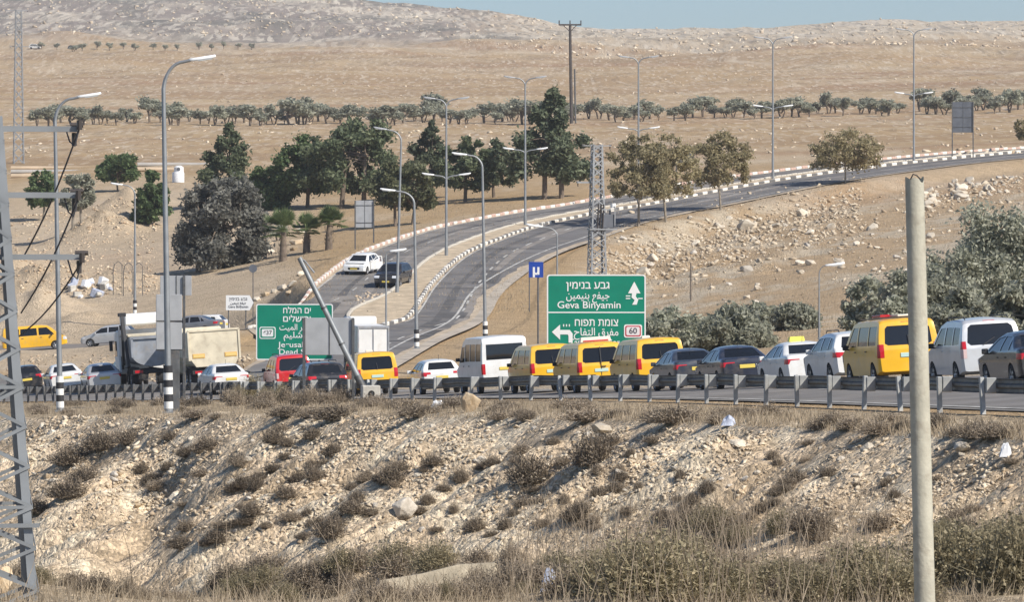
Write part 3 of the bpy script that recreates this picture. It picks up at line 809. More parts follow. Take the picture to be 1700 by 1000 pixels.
def car(kind, name, label, colour, u=None, d=None, head=12.5, toward=False, loc=None, group=None, cat='car', plate=M_PLATEY, lights_on=False, glass=None, extra=None, roofsign=None, dx=0):
    sp = SPECS[kind]; L, W = sp['L'], sp['W']
    pm = PAINT[colour]; gl = glass or M_GLASS
    if loc is None:
        x = (u - UH) / F * d; hr = R(head)
        # (u, d) is the middle of the end that faces the camera
        s_ = -1 if toward else 1
        cx = x - math.sin(hr) * L / 2; cy = d + math.cos(hr) * L / 2
        z = H(cx, cy) + 0.035
        # tilt with the ground
        fwd = Vector((-math.sin(hr), math.cos(hr), 0)); rt = Vector((math.cos(hr), math.sin(hr), 0))
        zf = H(cx + fwd.x * 1.4, cy + fwd.y * 1.4); zk = H(cx - fwd.x * 1.4, cy - fwd.y * 1.4)
        zr = H(cx + rt.x * .8, cy + rt.y * .8); zl = H(cx - rt.x * .8, cy - rt.y * .8)
        fv = Vector((fwd.x, fwd.y, (zf - zk) / 2.8)).normalized(); rv = Vector((rt.x, rt.y, (zr - zl) / 1.6)).normalized()
        up = rv.cross(fv).normalized(); rv = fv.cross(up)
        if toward: rv = -rv; fv = -fv
        M = Matrix((rv, fv, up)).transposed().to_4x4(); M.translation = (cx, cy, (zf + zk) / 2 + .035)
    else: M = loc
    root = empty(name, (0, 0, 0), 0, label, cat, group); root.matrix_world = M
    B = Body(sp); be, ro = sp['belt'], sp['roof']
    for sx in (-1, 1):
        for wpoly in sp['side']: B.cut_poly(wpoly, 'x', sx, 'window', gl)
        for dp in sp['doors']: B.cut_poly(dp, 'x', sx, 'door', pm)
        for ay in sp['axles']:
            r = sp['r'] + .055
            B.cut_poly(ngon(ay, sp['r'] - .01, r), 'x', sx, 'arch', None, delete=True)
    B.cut_poly(sp['rearwin'], 'y', -1, 'rear_window', gl, only=sp.get('rn', .2))
    B.cut_poly(sp['frontwin'], 'y', 1, 'windscreen', gl, only=.2)
    tl = sp['tail']          # (x_in, z0, z1, depth)
    for sx in (-1, 1):
        xs = sorted((sx * tl[0], sx * (W / 2 + .1)))
        B.cut_box((xs[0], -L / 2 - .2, tl[1]), (xs[1], -L / 2 + tl[3], tl[2]), 'tail_light', M_TAIL)
        if len(tl) > 4: B.cut_box((xs[0], -L / 2 - .2, tl[4]), (xs[1], -L / 2 + tl[3], tl[1]), 'tail_light', M_TAILW)
        hl = sp['headl']; xs = sorted((sx * hl[0], sx * (W / 2 + .1)))
        B.cut_box((xs[0], L / 2 - hl[3], hl[1]), (xs[1], L / 2 + .2, hl[2]), 'headlight', M_HEAD)
    B.cut_box((-.45, L / 2 - .35, sp['grille'][0]), (.45, L / 2 + .2, sp['grille'][1]), 'grille', M_TRIM)
    if sp.get('lowtrim'):
        B.cut_box((-W, -L / 2 - .2, 0), (W, -L / 2 + .5, sp['lowtrim']), 'bumper', sp.get('bumpmat') or M_TRIM)
    else:
        B.cut_box((-W, -L / 2 - .2, 0), (W, -L / 2 + .35, sp['bump']), 'bumper', None)
        B.cut_box((-W, L / 2 - .35, 0), (W, L / 2 + .2, sp['bump'] - .05), 'bumper', None)
    objs = B.finish(pm, root)
    MB().box((0, 0, (sp['bot'] + be) / 2 - .02), (W - .36, L - .5, be - sp['bot'] - .12)).build('shade_fill', M_SHADE, root)  # added near-black box in the hollow body, painted shade behind the wheel arches
    add_wheels(root, W, sp['r'], sp['axles'])
    for sx in (-1, 1): mirror(root, B.halfw(be + .05, sp['mirror'][0]), sp['mirror'][0], sp['mirror'][1], M_TRIM if kind in ('van', 'tallvan', 'mpv') else pm, sx)
    # handles and plates
    for i, dp in enumerate(sp['doors']):
        for sx in (-1, 1):
            ys = [p[0] for p in dp]; hy = min(ys) + .18; hz = be - .13
            h = MB().box((sx * (B.halfw(hz, hy) + .015), hy, hz), (.03, .16, .03)).build('door_handle', M_TRIM if kind in ('van', 'tallvan') else pm, objs['door'][min(len(objs['door']) - 1, i + (len(sp['doors']) if sx > 0 else 0))])
    yr = -L / 2 - .008; yf = L / 2 + .008
    MB().box((0, yr, sp['plate']), (.54, .03, .13)).build('number_plate', plate, root, bevel=.006)
    MB().box((0, yf, .48), (.54, .03, .12)).build('number_plate', plate, root, bevel=.006)
    rtop = ro + .03
    if sp.get('wiper'):
        (a, b) = sp['wiper']; MB().bar(a, b, .02).build('rear_wiper', M_TRIM, root)
    if sp.get('rails'):
        for sx in (-1, 1):
            xx = sx * (sp['wt'] - .10); MB().tube([(xx, sp['rails'][0], rtop - .02), (xx, sp['rails'][0] + .1, rtop + .05), (xx, sp['rails'][1] - .1, rtop + .05), (xx, sp['rails'][1], rtop - .02)], .018, 6).build('roof_rail', M_TRIM, root)
    if sp.get('antenna'): MB().tube([(0, sp['antenna'], ro), (0, sp['antenna'] - .12, ro + .22)], .008, 5).build('antenna', M_TRIM, root)
    if sp.get('highlight'): 
        q = sp['highlight']; MB().box((0, q[0], q[1]), (.34, .04, .035)).build('brake_light', M_TAIL, root)
    if roofsign: roofsign(root, sp)
    if extra: extra(root, sp, B)
    return root

def sign_box(w, l, h, m, yoff=0.0):
    def f(root, sp):
        b = MB().prism([(-w / 2, 0), (w / 2, 0), (w / 2 * .86, h), (-w / 2 * .86, h)], -l / 2, l / 2)
        o = b.build('roof_sign', m, root, bevel=.015); o.location = (0, yoff, sp['roof'] + .03)
    return f
M_SIGNW = mat('taxi_sign_white', (.74, .72, .66), .45); M_SIGNY = mat('taxi_sign_yellow', (.78, .70, .12), .4)

def taper(poly): return poly
SPECS = {}
SPECS['van'] = dict(L=4.95, W=1.93, bot=.28, belt=1.14, roof=1.93, wt=.80, r=.33, axles=(-1.62, 1.58), crown=.04,
    top=[(-2.475, 1.02), (-2.45, 1.10), (-2.36, 1.62), (-2.30, 1.84), (-2.18, 1.91), (-1.2, 1.94), (.6, 1.93), (1.05, 1.86), (1.35, 1.68), (1.85, 1.20), (2.05, 1.08), (2.35, .98), (2.46, .86), (2.475, .74)],
    side=[[(-2.18, 1.18), (-1.18, 1.18), (-1.14, 1.74), (-2.10, 1.74)], [(-1.08, 1.18), (.22, 1.18), (.20, 1.74), (-1.04, 1.74)], [(.34, 1.18), (1.52, 1.16), (1.42, 1.30), (.98, 1.74), (.34, 1.74)]],
    doors=[[(-1.1, .42), (.26, .42), (.26, 1.15), (-1.1, 1.15)], [(.32, .42), (1.12, .42), (1.5, 1.12), (.32, 1.15)]],
    rearwin=[(-.72, 1.22), (-.62, 1.16), (.62, 1.16), (.72, 1.22), (.68, 1.66), (.60, 1.74), (-.60, 1.74), (-.68, 1.66)],
    frontwin=[(-.80, 1.18), (.80, 1.18), (.70, 1.80), (-.70, 1.80)],
    tail=(.76, .80, 1.20, .13), headl=(.55, .72, .94, .30), grille=(.72, .86), bump=.62, plate=.86, mirror=(1.32, 1.16), wiper=((.02, -2.47, 1.16), (-.02, -2.41, 1.46)), highlight=(-2.29, 1.84))
SPECS['mpv'] = dict(L=4.38, W=1.82, bot=.25, belt=1.07, roof=1.80, wt=.72, r=.31, axles=(-1.32, 1.36), crown=.04,
    top=[(-2.19, .98), (-2.165, 1.06), (-2.06, 1.50), (-1.98, 1.70), (-1.84, 1.78), (-.8, 1.82), (.1, 1.79), (.5, .1 + 1.60), (1.18, 1.14), (1.45, 1.04), (2.0, .90), (2.16, .78), (2.19, .66)],
    side=[[(-1.88, 1.12), (-1.16, 1.10), (-1.12, 1.60), (-1.80, 1.58)], [(-1.06, 1.10), (-.22, 1.10), (-.22, 1.60), (-1.04, 1.60)], [(-.10, 1.10), (1.0, 1.10), (.44, 1.58), (-.10, 1.60)]],
    doors=[[(-1.0, .42), (-.16, .42), (-.16, 1.07), (-1.0, 1.07)], [(-.10, .42), (.86, .42), (1.02, 1.04), (-.10, 1.07)]],
    rearwin=[(-.70, 1.16), (-.60, 1.08), (.60, 1.08), (.70, 1.16), (.64, 1.58), (.54, 1.66), (-.54, 1.66), (-.64, 1.58)],
    frontwin=[(-.74, 1.14), (.74, 1.14), (.64, 1.66), (-.64, 1.66)],
    tail=(.74, .98, 1.20, .12, .72), headl=(.50, .70, .90, .34), grille=(.60, .74), bump=.52, plate=.70, mirror=(.86, 1.10), wiper=((-.25, -2.185, 1.08), (.10, -2.12, 1.28)), highlight=(-1.93, 1.75), rails=(-1.7, .3))
SPECS['suv'] = dict(L=4.5, W=1.86, bot=.30, belt=1.08, roof=1.66, wt=.66, r=.35, axles=(-1.32, 1.38), crown=.03,
    top=[(-2.25, .92), (-2.20, 1.04), (-2.02, 1.22), (-1.80, 1.52), (-1.66, 1.60), (-.6, 1.66), (.0, 1.65), (.35, 1.58), (1.10, 1.12), (1.3, 1.06), (2.0, .96), (2.2, .84), (2.25, .70)],
    side=[[(-1.74, 1.14), (-1.22, 1.12), (-1.20, 1.50), (-1.62, 1.46)], [(-1.16, 1.12), (-.28, 1.11), (-.28, 1.52), (-1.10, 1.51)], [(-.18, 1.11), (.92, 1.10), (.36, 1.48), (-.18, 1.52)]],
    doors=[[(-1.04, .45), (-.22, .45), (-.22, 1.08), (-1.04, 1.08)], [(-.18, .45), (.82, .45), (.96, 1.06), (-.18, 1.08)]],
    rearwin=[(-.66, 1.18), (.66, 1.18), (.56, 1.52), (-.56, 1.52)], frontwin=[(-.72, 1.13), (.72, 1.13), (.58, 1.58), (-.58, 1.58)],
    tail=(.52, .88, 1.04, .30), headl=(.48, .74, .90, .34), grille=(.58, .84), bump=.60, plate=.78, mirror=(.82, 1.10), highlight=(-1.72, 1.57), rails=(-1.5, .2))
SPECS['hatch'] = dict(L=4.05, W=1.74, bot=.22, belt=.95, roof=1.48, wt=.58, r=.30, axles=(-1.22, 1.28), crown=.03,
    top=[(-2.025, .86), (-1.98, .98), (-1.86, 1.10), (-1.62, 1.38), (-1.48, 1.44), (-.4, 1.49), (.1, 1.46), (.4, 1.38), (1.12, .98), (1.3, .92), (1.85, .80), (1.99, .70), (2.025, .58)],
    side=[[(-1.5, 1.02), (-1.08, .99), (-1.06, 1.34), (-1.36, 1.30)], [(-1.02, .99), (-.22, .98), (-.22, 1.37), (-.98, 1.35)], [(-.12, .98), (.94, .97), (.38, 1.32), (-.12, 1.37)]],
    doors=[[(-.92, .36), (-.17, .36), (-.17, .94), (-.92, .94)], [(-.12, .36), (.84, .36), (.98, .92), (-.12, .94)]],
    rearwin=[(-.60, 1.06), (.60, 1.06), (.50, 1.37), (-.50, 1.37)], frontwin=[(-.66, 1.0), (.66, 1.0), (.52, 1.39), (-.52, 1.39)],
    tail=(.50, .78, .96, .26), headl=(.44, .62, .78, .40), grille=(.42, .60), bump=.52, plate=.72, mirror=(.80, .99), highlight=(-1.55, 1.41), antenna=-1.3)
SPECS['sedan'] = dict(L=4.6, W=1.80, bot=.21, belt=.93, roof=1.45, wt=.57, r=.31, axles=(-1.36, 1.38), crown=.03,
    top=[(-2.30, .86), (-2.26, .99), (-2.20, 1.03), (-1.70, 1.05), (-1.05, 1.36), (-.75, 1.43), (-.2, 1.46), (.15, 1.44), (.45, 1.36), (1.20, .98), (1.4, .92), (2.05, .80), (2.25, .70), (2.30, .56)],
    side=[[(-1.36, 1.00), (-1.12, .98), (-1.06, 1.26), (-1.12, 1.22)], [(-1.06, .98), (-.26, .97), (-.26, 1.35), (-.86, 1.33)], [(-.16, .97), (.98, .96), (.40, 1.30), (-.16, 1.35)]],
    doors=[[(-.98, .36), (-.22, .36), (-.22, .92), (-.98, .92)], [(-.16, .36), (.86, .36), (1.0, .90), (-.16, .92)]],
    rearwin=[(-.64, 1.07), (.64, 1.07), (.50, 1.36), (-.50, 1.36)], frontwin=[(-.68, 1.0), (.68, 1.0), (.52, 1.37), (-.52, 1.37)], rn=.12,
    tail=(.44, .74, .90, .28), headl=(.46, .62, .78, .40), grille=(.44, .64), bump=.52, plate=.74, mirror=(.84, .97), antenna=-.9)
SPECS['tallvan'] = dict(L=5.6, W=2.06, bot=.34, belt=1.30, roof=2.36, wt=.92, r=.34, axles=(-1.75, 1.85), crown=.05, er=.14, ek=.06,
    top=[(-2.80, 1.15), (-2.79, 1.25), (-2.75, 2.12), (-2.68, 2.30), (-2.5, 2.35), (-.5, 2.38), (.9, 2.36), (1.3, 2.26), (1.55, 2.02), (2.05, 1.36), (2.2, 1.22), (2.62, 1.06), (2.77, .92), (2.80, .74)],
    side=[[(-2.62, 1.36), (-1.52, 1.36), (-1.50, 2.08), (-2.58, 2.08)], [(-1.42, 1.36), (-.30, 1.36), (-.30, 2.08), (-1.40, 2.08)], [(-.20, 1.36), (.78, 1.36), (.78, 2.08), (-.20, 2.08)], [(.92, 1.34), (1.92, 1.32), (1.52, 1.96), (.92, 2.0)]],
    doors=[[(-.25, .5), (.82, .5), (.82, 1.3), (-.25, 1.3)], [(.88, .5), (1.4, .5), (1.85, 1.28), (.88, 1.3)]],
    rearwin=[(-.80, 1.40), (.80, 1.40), (.78, 2.05), (-.78, 2.05)], frontwin=[(-.86, 1.36), (.86, 1.36), (.80, 2.16), (-.80, 2.16)],
    tail=(.86, .80, 1.24, .10), headl=(.60, .80, 1.04, .30), grille=(.72, .92), bump=.64, plate=1.02, mirror=(1.70, 1.45))

Q = 'vehicles queuing behind the guard rail'
yel = sign_box(.34, .16, .10, M_SIGNW)
def twin_doors(root, sp, B):
    MB().bar((0, -2.47, .66), (0, -2.49, 1.10), .035, .02).bar((0, -2.475, 1.12), (0, -2.355, 1.76), .06, .03).build('door_seam', M_TRIM, root)
    MB().box((.1, -2.50, 1.0), (.16, .04, .04)).build('rear_handle', M_TRIM, root)
car('sedan', 'sedan_car', 'dark grey car cut off by the right edge of the photo', 'black', 1750, 134, 9)
car('mpv', 'silver_minivan', 'silver grey compact minivan with a square rear, right of the grey pole', 'palesilver', 1651, 144, 9, plate=M_PLATEW, group=Q, cat='minivan')
def cargo(root, sp, B):
    MB().box((.25, -.5, sp['roof'] + .115), (.5, 1.5, .06)).build('roof_load', M_SIGNW, root, bevel=.01)
    MB().box((-.2, .1, sp['roof'] + .125), (.3, 1.1, .08)).build('roof_load', M_TAIL, root, bevel=.01)
    for y in (-1.6, -.6, .5): MB().bar((-.75, y, sp['roof'] + .06), (.75, y, sp['roof'] + .06), .04).build('roof_bar', M_TRIM, root)
car('van', 'yellow_minibus', 'yellow minibus taxi behind the grey pole, with bars and load on its roof', 'yellow', 1513, 152, 9, plate=M_PLATEG, group=Q, cat='minibus', extra=cargo)
car('suv', 'white_suv', 'white sport utility car between a white sedan and a yellow minibus', 'white', 1437, 160, 10, group=Q)
car('sedan', 'white_sedan', 'white sedan with a yellow taxi sign on its roof', 'white', 1352, 168, 10, group=Q, roofsign=sign_box(.55, .26, .16, M_SIGNY, -.1))
car('sedan', 'black_sedan', 'black sedan with a yellow number plate in the queue', 'blueblack', 1243, 176, 10, group=Q, glass=M_GLASS2)
car('sedan', 'grey_sedan', 'dark grey sedan between the black sedan and a yellow minibus', 'dark', 1163, 183.5, 10.5, group=Q, glass=M_GLASS2)
car('van', 'yellow_minibus', 'yellow minibus taxi right of the big green sign, ahead of the dark sedans', 'yellow', 1101, 191, 11, plate=M_PLATEG, group=Q, cat='minibus', roofsign=yel, glass=M_GLASS2)
def bigsign(root, sp):
    b = MB().prism([(-.62, 0), (.62, 0), (.58, .20), (-.58, .20)], -.12, .12); o = b.build('roof_sign', M_SIGNW, root, bevel=.015); o.location = (0, -1.6, sp['roof'] + .03)
    MB().box((0, -.13, .05), (1.0, .012, .05)).build('red_stripe', M_TAIL, o)
car('van', 'yellow_minibus', 'yellow minibus taxi in front of the big green sign with a wide white roof sign', 'yellow', 1001, 199, 11, plate=M_PLATEG, group=Q, cat='minibus', roofsign=bigsign, glass=M_GLASS2, extra=twin_doors)
car('van', 'yellow_minibus', 'yellow minibus taxi directly behind the tall white van', 'yellow', 921, 207, 11, plate=M_PLATEG, group=Q, cat='minibus', glass=M_GLASS2)
car('tallvan', 'white_high_roof_van', 'tall white passenger van with high roof in the queue', 'white', 842, 214, 11.5, group=Q, cat='van')
car('hatch', 'white_hatchback', 'white hatchback between the tall white van and a yellow minibus', 'white', 736, 223, 11, group=Q)
car('van', 'yellow_minibus', 'yellow minibus taxi beside the leaning pole, seen squarely from behind', 'yellow', 629, 231, 9, plate=M_PLATEG, group=Q, cat='minibus', roofsign=yel, glass=M_GLASS2)
car('suv', 'black_suv', 'black sport utility car partly hidden behind the grey sign back', 'black', 546, 227, 14, group=Q)
car('mpv', 'red_van', 'red van below the green 437 sign', 'red', 490, 246, 11, group=Q, cat='van')
car('sedan', 'white_sedan', 'white sedan below the beige tipper truck', 'white', 386, 250, 14, group=Q)
car('sedan', 'dark_car', 'dark car between the silver sedan and the grey tipper truck', 'black', 222, 277, 11, group=Q)
car('sedan', 'silver_sedan', 'silver sedan behind the left guard rail', 'silver', 176, 268, 10, group=Q)
car('sedan', 'pale_sedan', 'white sedan behind the left striped lamp post', 'white', 113, 276, 10, group=Q)
car('hatch', 'dark_hatchback', 'dark hatchback behind the lattice tower at the left edge', 'black', 48, 284, 10, group=Q)
# side road and hill road
def at_matrix(u, d, head):
    x = (u - UH) / F * d; hr = R(head); fwd = Vector((-math.sin(hr), math.cos(hr), 0)); rt = Vector((math.cos(hr), math.sin(hr), 0))
    zf = H(x + fwd.x * 1.3, d + fwd.y * 1.3); zk = H(x - fwd.x * 1.3, d - fwd.y * 1.3); zr = H(x + rt.x * .8, d + rt.y * .8); zl = H(x - rt.x * .8, d - rt.y * .8)
    fv = Vector((fwd.x, fwd.y, (zf - zk) / 2.6)).normalized(); rv = Vector((rt.x, rt.y, (zr - zl) / 1.6)).normalized(); up = rv.cross(fv).normalized(); rv = fv.cross(up)
    M = Matrix((rv, fv, up)).transposed().to_4x4(); M.translation = (x, d, (zf + zk) / 2 + .04); return M
car('van', 'yellow_van', 'yellow van crossing on the side road behind the lattice tower', 'yellow', loc=at_matrix(58, 394, -82), cat='van', glass=M_GLASS2)
car('hatch', 'silver_car', 'silver car on the side road behind the grey tipper truck', 'silver', loc=at_matrix(182, 387, 80))
car('hatch', 'white_hatchback', 'white hatchback on the side road behind the tipper trucks', 'white', loc=at_matrix(333, 371, 78))
car('sedan', 'grey_car', 'grey car on the side road in front of the white hatchback', 'grey', loc=at_matrix(318, 366, 74))
def open_door(root, sp, B):
    y0 = .55; x0 = B.halfw(.8, y0)
    b = MB().prism([(0, .36), (-.98, .36), (-.98, .92), (0, .94)], -.03, .03, 'x').prism([(-.9, .94), (-.98, .92), (-.9, 1.34), (-.55, 1.36), (-.05, .98), (-.12, .96), (-.56, 1.30), (-.84, 1.28)], -.02, .02, 'x')
    o = b.build('door', PAINT['white'], root, bevel=.01); o.location = (-x0 - .02, y0, 0); o.rotation_euler = (0, 0, R(-48)); o['label'] = 'open driver door'
car('hatch', 'white_car', 'white car with an open door stopped on the hill road', 'white', 587, 383, -16, toward=True, extra=open_door)
car('suv', 'black_car', 'black car facing the camera on the hill road', 'black', 640, 371, -13, toward=True)

# ------------------------------------------------------------------ trucks
M_TGREY = mat('tipper_steel', (.36, .38, .41), .45, .4, var=.2, scale=1.5, dirt=(.4, .33, .25), dirt_amt=.5)
M_TBEIGE = mat('tipper_beige', (.66, .59, .44), .6, var=.12, scale=1.2, dirt=(.36, .29, .2), dirt_amt=.5)
M_TWHITE = mat('truck_white', (.74, .74, .72), .45, var=.06, scale=1.0, dirt=(.45, .38, .28), dirt_amt=.3)
def truck_base(root, axles, L0, L1, W=2.4, r=.52):
    b = MB()
    for sx in (-1, 1): b.box((sx * .42, (L0 + L1) / 2, .92), (.12, L1 - L0, .26))
    for y in np.arange(L0 + .1, L1, 1.4): b.box((0, y, .92), (.84, .1, .2))
    b.build('chassis', M_TRIM, root)
    tm, rm, dm = wheel_meshes(r, .34)
    for y in axles:
        for sx in (-1, 1):
            o = mesh_obj('wheel', tm, None, root); o.location = (sx * (W / 2 - .2), y, r); mesh_obj('rim', rm, None, o)
    for y in axles[:2]:
        MB().box((-W / 2 + .2, y, 1.14), (.46, 1.0, .04)).box((-W / 2 + .2, y - .55, .95), (.46, .04, .36)).build('mudguard', M_TRIM, root)
        MB().box((W / 2 - .2, y, 1.14), (.46, 1.0, .04)).box((W / 2 - .2, y - .55, .95), (.46, .04, .36)).build('mudguard', M_TRIM, root)
def cab(root, y0, m, W=2.4):
    prof_ = [(y0, .75), (y0 + 1.9, .75), (y0 + 2.0, 1.5), (y0 + 1.75, 2.75), (y0 + 1.3, 3.05), (y0 + .1, 3.1), (y0, 2.9)]
    c = MB().prism(prof_, -W / 2, W / 2, 'x').build('cab', m, root, bevel=.08)
    MB().prism([(y0 + 1.99, 1.62), (y0 + 1.80, 2.6), (y0 + 1.815, 2.6), (y0 + 2.02, 1.62)], -W / 2 + .15, W / 2 - .15, 'x').build('windscreen', M_GLASS, c)
    for sx in (-1, 1):
        MB().prism([(y0 + .75, 1.7), (y0 + 1.75, 1.65), (y0 + 1.6, 2.5), (y0 + .75, 2.5)], sx * (W / 2 - .01), sx * (W / 2 + .015), 'x').build('window', M_GLASS, c)
        MB().box((sx * (W / 2 + .18), y0 + 1.9, 2.25), (.18, .1, .55)).bar((sx * W / 2, y0 + 1.9, 2.5), (sx * (W / 2 + .2), y0 + 1.9, 2.5), .04).build('wing_mirror', M_TRIM, root, bevel=.03)
    return c
# grey tipper: U-shaped steel bucket
tx = at_matrix(247, 270, 11)
g = empty('grey_tipper_truck', (0, 0, 0), 0, 'grey steel tipper truck with a rounded bucket and white cab', 'truck', 'tipper trucks in the queue'); g.matrix_world = tx
truck_base(g, (-.9, -2.3, 3.1), -3.2, 4.2)
b = MB(); secs = []; nU = 14
prof_u = [(-1.2, 2.75)] + [(-1.2 * math.cos(math.pi * k / nU) if k else -1.2, 2.05 - .85 * math.sin(math.pi * k / nU) ** .75) for k in range(nU + 1)] + [(1.2, 2.75)]
vv = []; ff = []
for (y, zo) in ((-3.35, .0), (-3.2, -.02), (1.8, .0), (2.0, .35)):
    for (x, z) in prof_u: vv.append((x, y, z + zo))
n_ = len(prof_u)
for i in range(3):
    for k in range(n_ - 1): ff.append((i * n_ + k, i * n_ + k + 1, (i + 1) * n_ + k + 1, (i + 1) * n_ + k))
ff.append(tuple(range(n_))); ff.append(tuple(range(3 * n_, 4 * n_)))
b.add(vv, ff); bk = b.build('bucket', M_TGREY, g, True)
MB().box((0, -3.40, 2.72), (2.5, .12, .14)).box((-1.15, -3.40, 2.2), (.12, .12, 1.0)).box((1.15, -3.40, 2.2), (.12, .12, 1.0)).build('tailgate_frame', M_TGREY, bk)
MB().box((0, 1.2, 2.82), (2.2, 5.2, .10)).build('cargo_cover', M_TBEIGE, bk)
for sx in (-1, 1):
    MB().box((sx * .85, -3.28, .95), (.42, .06, .14)).build('tail_light', M_TAIL, g)
MB().box((0, -3.25, .95), (2.3, .08, .22)).build('bumper', M_TRIM, g)
cab(g, 2.3, M_TWHITE)
MB().box((.15, 2.6, 3.62), (2.1, 2.2, .62)).build('canopy', M_TWHITE, g, bevel=.08)
MB().bar((-1.32, -2.9, 1.2), (-1.32, -1.2, 3.9), .16, .22).bar((-1.32, -1.2, 3.9), (-1.32, -.6, 1.3), .14, .2).build('lifting_frame', M_TRIM, g)
MB().box((-1.32, -1.2, 3.95), (.42, .3, .2)).build('frame_head', M_TRIM, g, bevel=.03)
MB().tube([(-1.05, 2.15, 1.0), (-1.05, 2.15, 3.35)], .07, 8).build('exhaust_stack', M_TRIM, g)
# beige tipper
tx = at_matrix(345, 263, 11)
g2 = empty('beige_tipper_truck', (0, 0, 0), 0, 'beige tipper truck with orange reflector plates on its square tailgate', 'truck', 'tipper trucks in the queue'); g2.matrix_world = tx
truck_base(g2, (-.9, -2.3, 3.1), -3.2, 4.2)
w = 1.25
tg = MB().prism([(-w, 1.55), (-w + .28, 1.15), (w - .28, 1.15), (w, 1.55), (w, 2.95), (-w, 2.95)], -3.45, -3.30).build('tailgate', M_TBEIGE, g2, bevel=.02)
MB().prism([(-w + .02, 1.62), (-w + .29, 1.22), (w - .29, 1.22), (w - .02, 1.62), (w - .02, 2.9), (-w + .02, 2.9)], -3.28, 1.9).build('bucket', M_TBEIGE, g2, bevel=.03)
MB().box((0, -3.37, 3.0), (2.62, .26, .10)).box((-w - .04, -3.37, 2.25), (.10, .26, 1.5)).box((w + .04, -3.37, 2.25), (.10, .26, 1.5)).build('tailgate_frame', M_TBEIGE, tg)
for sx in (-1, 1):
    MB().box((sx * .82, -3.462, 1.72), (.62, .02, .22)).build('reflector_plate', mat('reflector_orange', (.72, .42, .10), .4), tg)
    MB().box((sx * .82, -3.474, 1.72), (.54, .02, .14)).build('reflector_stripe', mat('reflector_pale', (.75, .55, .20), .4), tg)
    MB().box((sx * .85, -3.30, .90), (.36, .06, .12)).build('tail_light', M_TAIL, g2)
MB().box((0, -3.26, .9), (2.3, .08, .2)).build('bumper', M_TRIM, g2)
cab(g2, 2.3, M_TBEIGE)
# white box lorry waiting at the junction
g3 = empty('white_box_truck', (0, 0, 0), 0, 'white box truck at the junction behind the yellow minibus', 'truck'); g3.matrix_world = at_matrix(608, 292, 10)
truck_base(g3, (-1.6, 2.6), -2.9, 3.6, 1.8, .40)
bx_ = MB().box((0, -.6, 1.80), (1.76, 4.4, 1.75)).build('cargo_box', M_TWHITE, g3, bevel=.05)
MB().box((0, -2.82, 2.63), (1.8, .08, .12)).box((0, -2.82, .97), (1.8, .08, .12)).box((-.86, -2.82, 1.8), (.08, .08, 1.54)).box((.86, -2.82, 1.8), (.08, .08, 1.54)).box((0, -2.82, 1.8), (.04, .05, 1.54)).build('door_frame', M_TGREY, bx_)
for sx in (-1, 1): MB().box((sx * .8, -2.84, .72), (.3, .05, .12)).build('tail_light', M_TAIL, g3)
cab(g3, 1.75, M_TWHITE, 1.75)
# ------------------------------------------------------------------ guard rail
M_GALV = mat('galvanised_steel', (.12, .124, .128), .55, .5, var=.22, scale=3.0, dirt=(.30, .25, .19), dirt_amt=.5)
M_GALVD = mat('galvanised_dark', (.12, .125, .13), .6, .4, var=.25, scale=3.0, dirt=(.24, .20, .16), dirt_amt=.5)
M_POST = mat('rail_post_steel', (.36, .37, .36), .6, .25, var=.2, scale=4.0, dirt=(.32, .26, .2), dirt_amt=.4)
post_me = MB().box((0, 0, .30), (.10, .13, 1.0)).mesh('post', bevel=.012); post_me.materials.append(M_POST)
block_me = MB().box((0, 0, 0), (.22, .14, .34)).mesh('spacer_block', bevel=.012); block_me.materials.append(M_POST)
BEAM = [(0.00, -.155), (.055, -.13), (.055, -.06), (0.0, -.025), (0.0, .025), (.055, .06), (.055, .13), (0.0, .155)]
post_dk = post_me.copy(); post_dk.materials.clear(); post_dk.materials.append(M_GALVD); block_dk = block_me.copy(); block_dk.materials.clear(); block_dk.materials.append(M_GALVD)  # left rail: shade of its back side put into darker steel
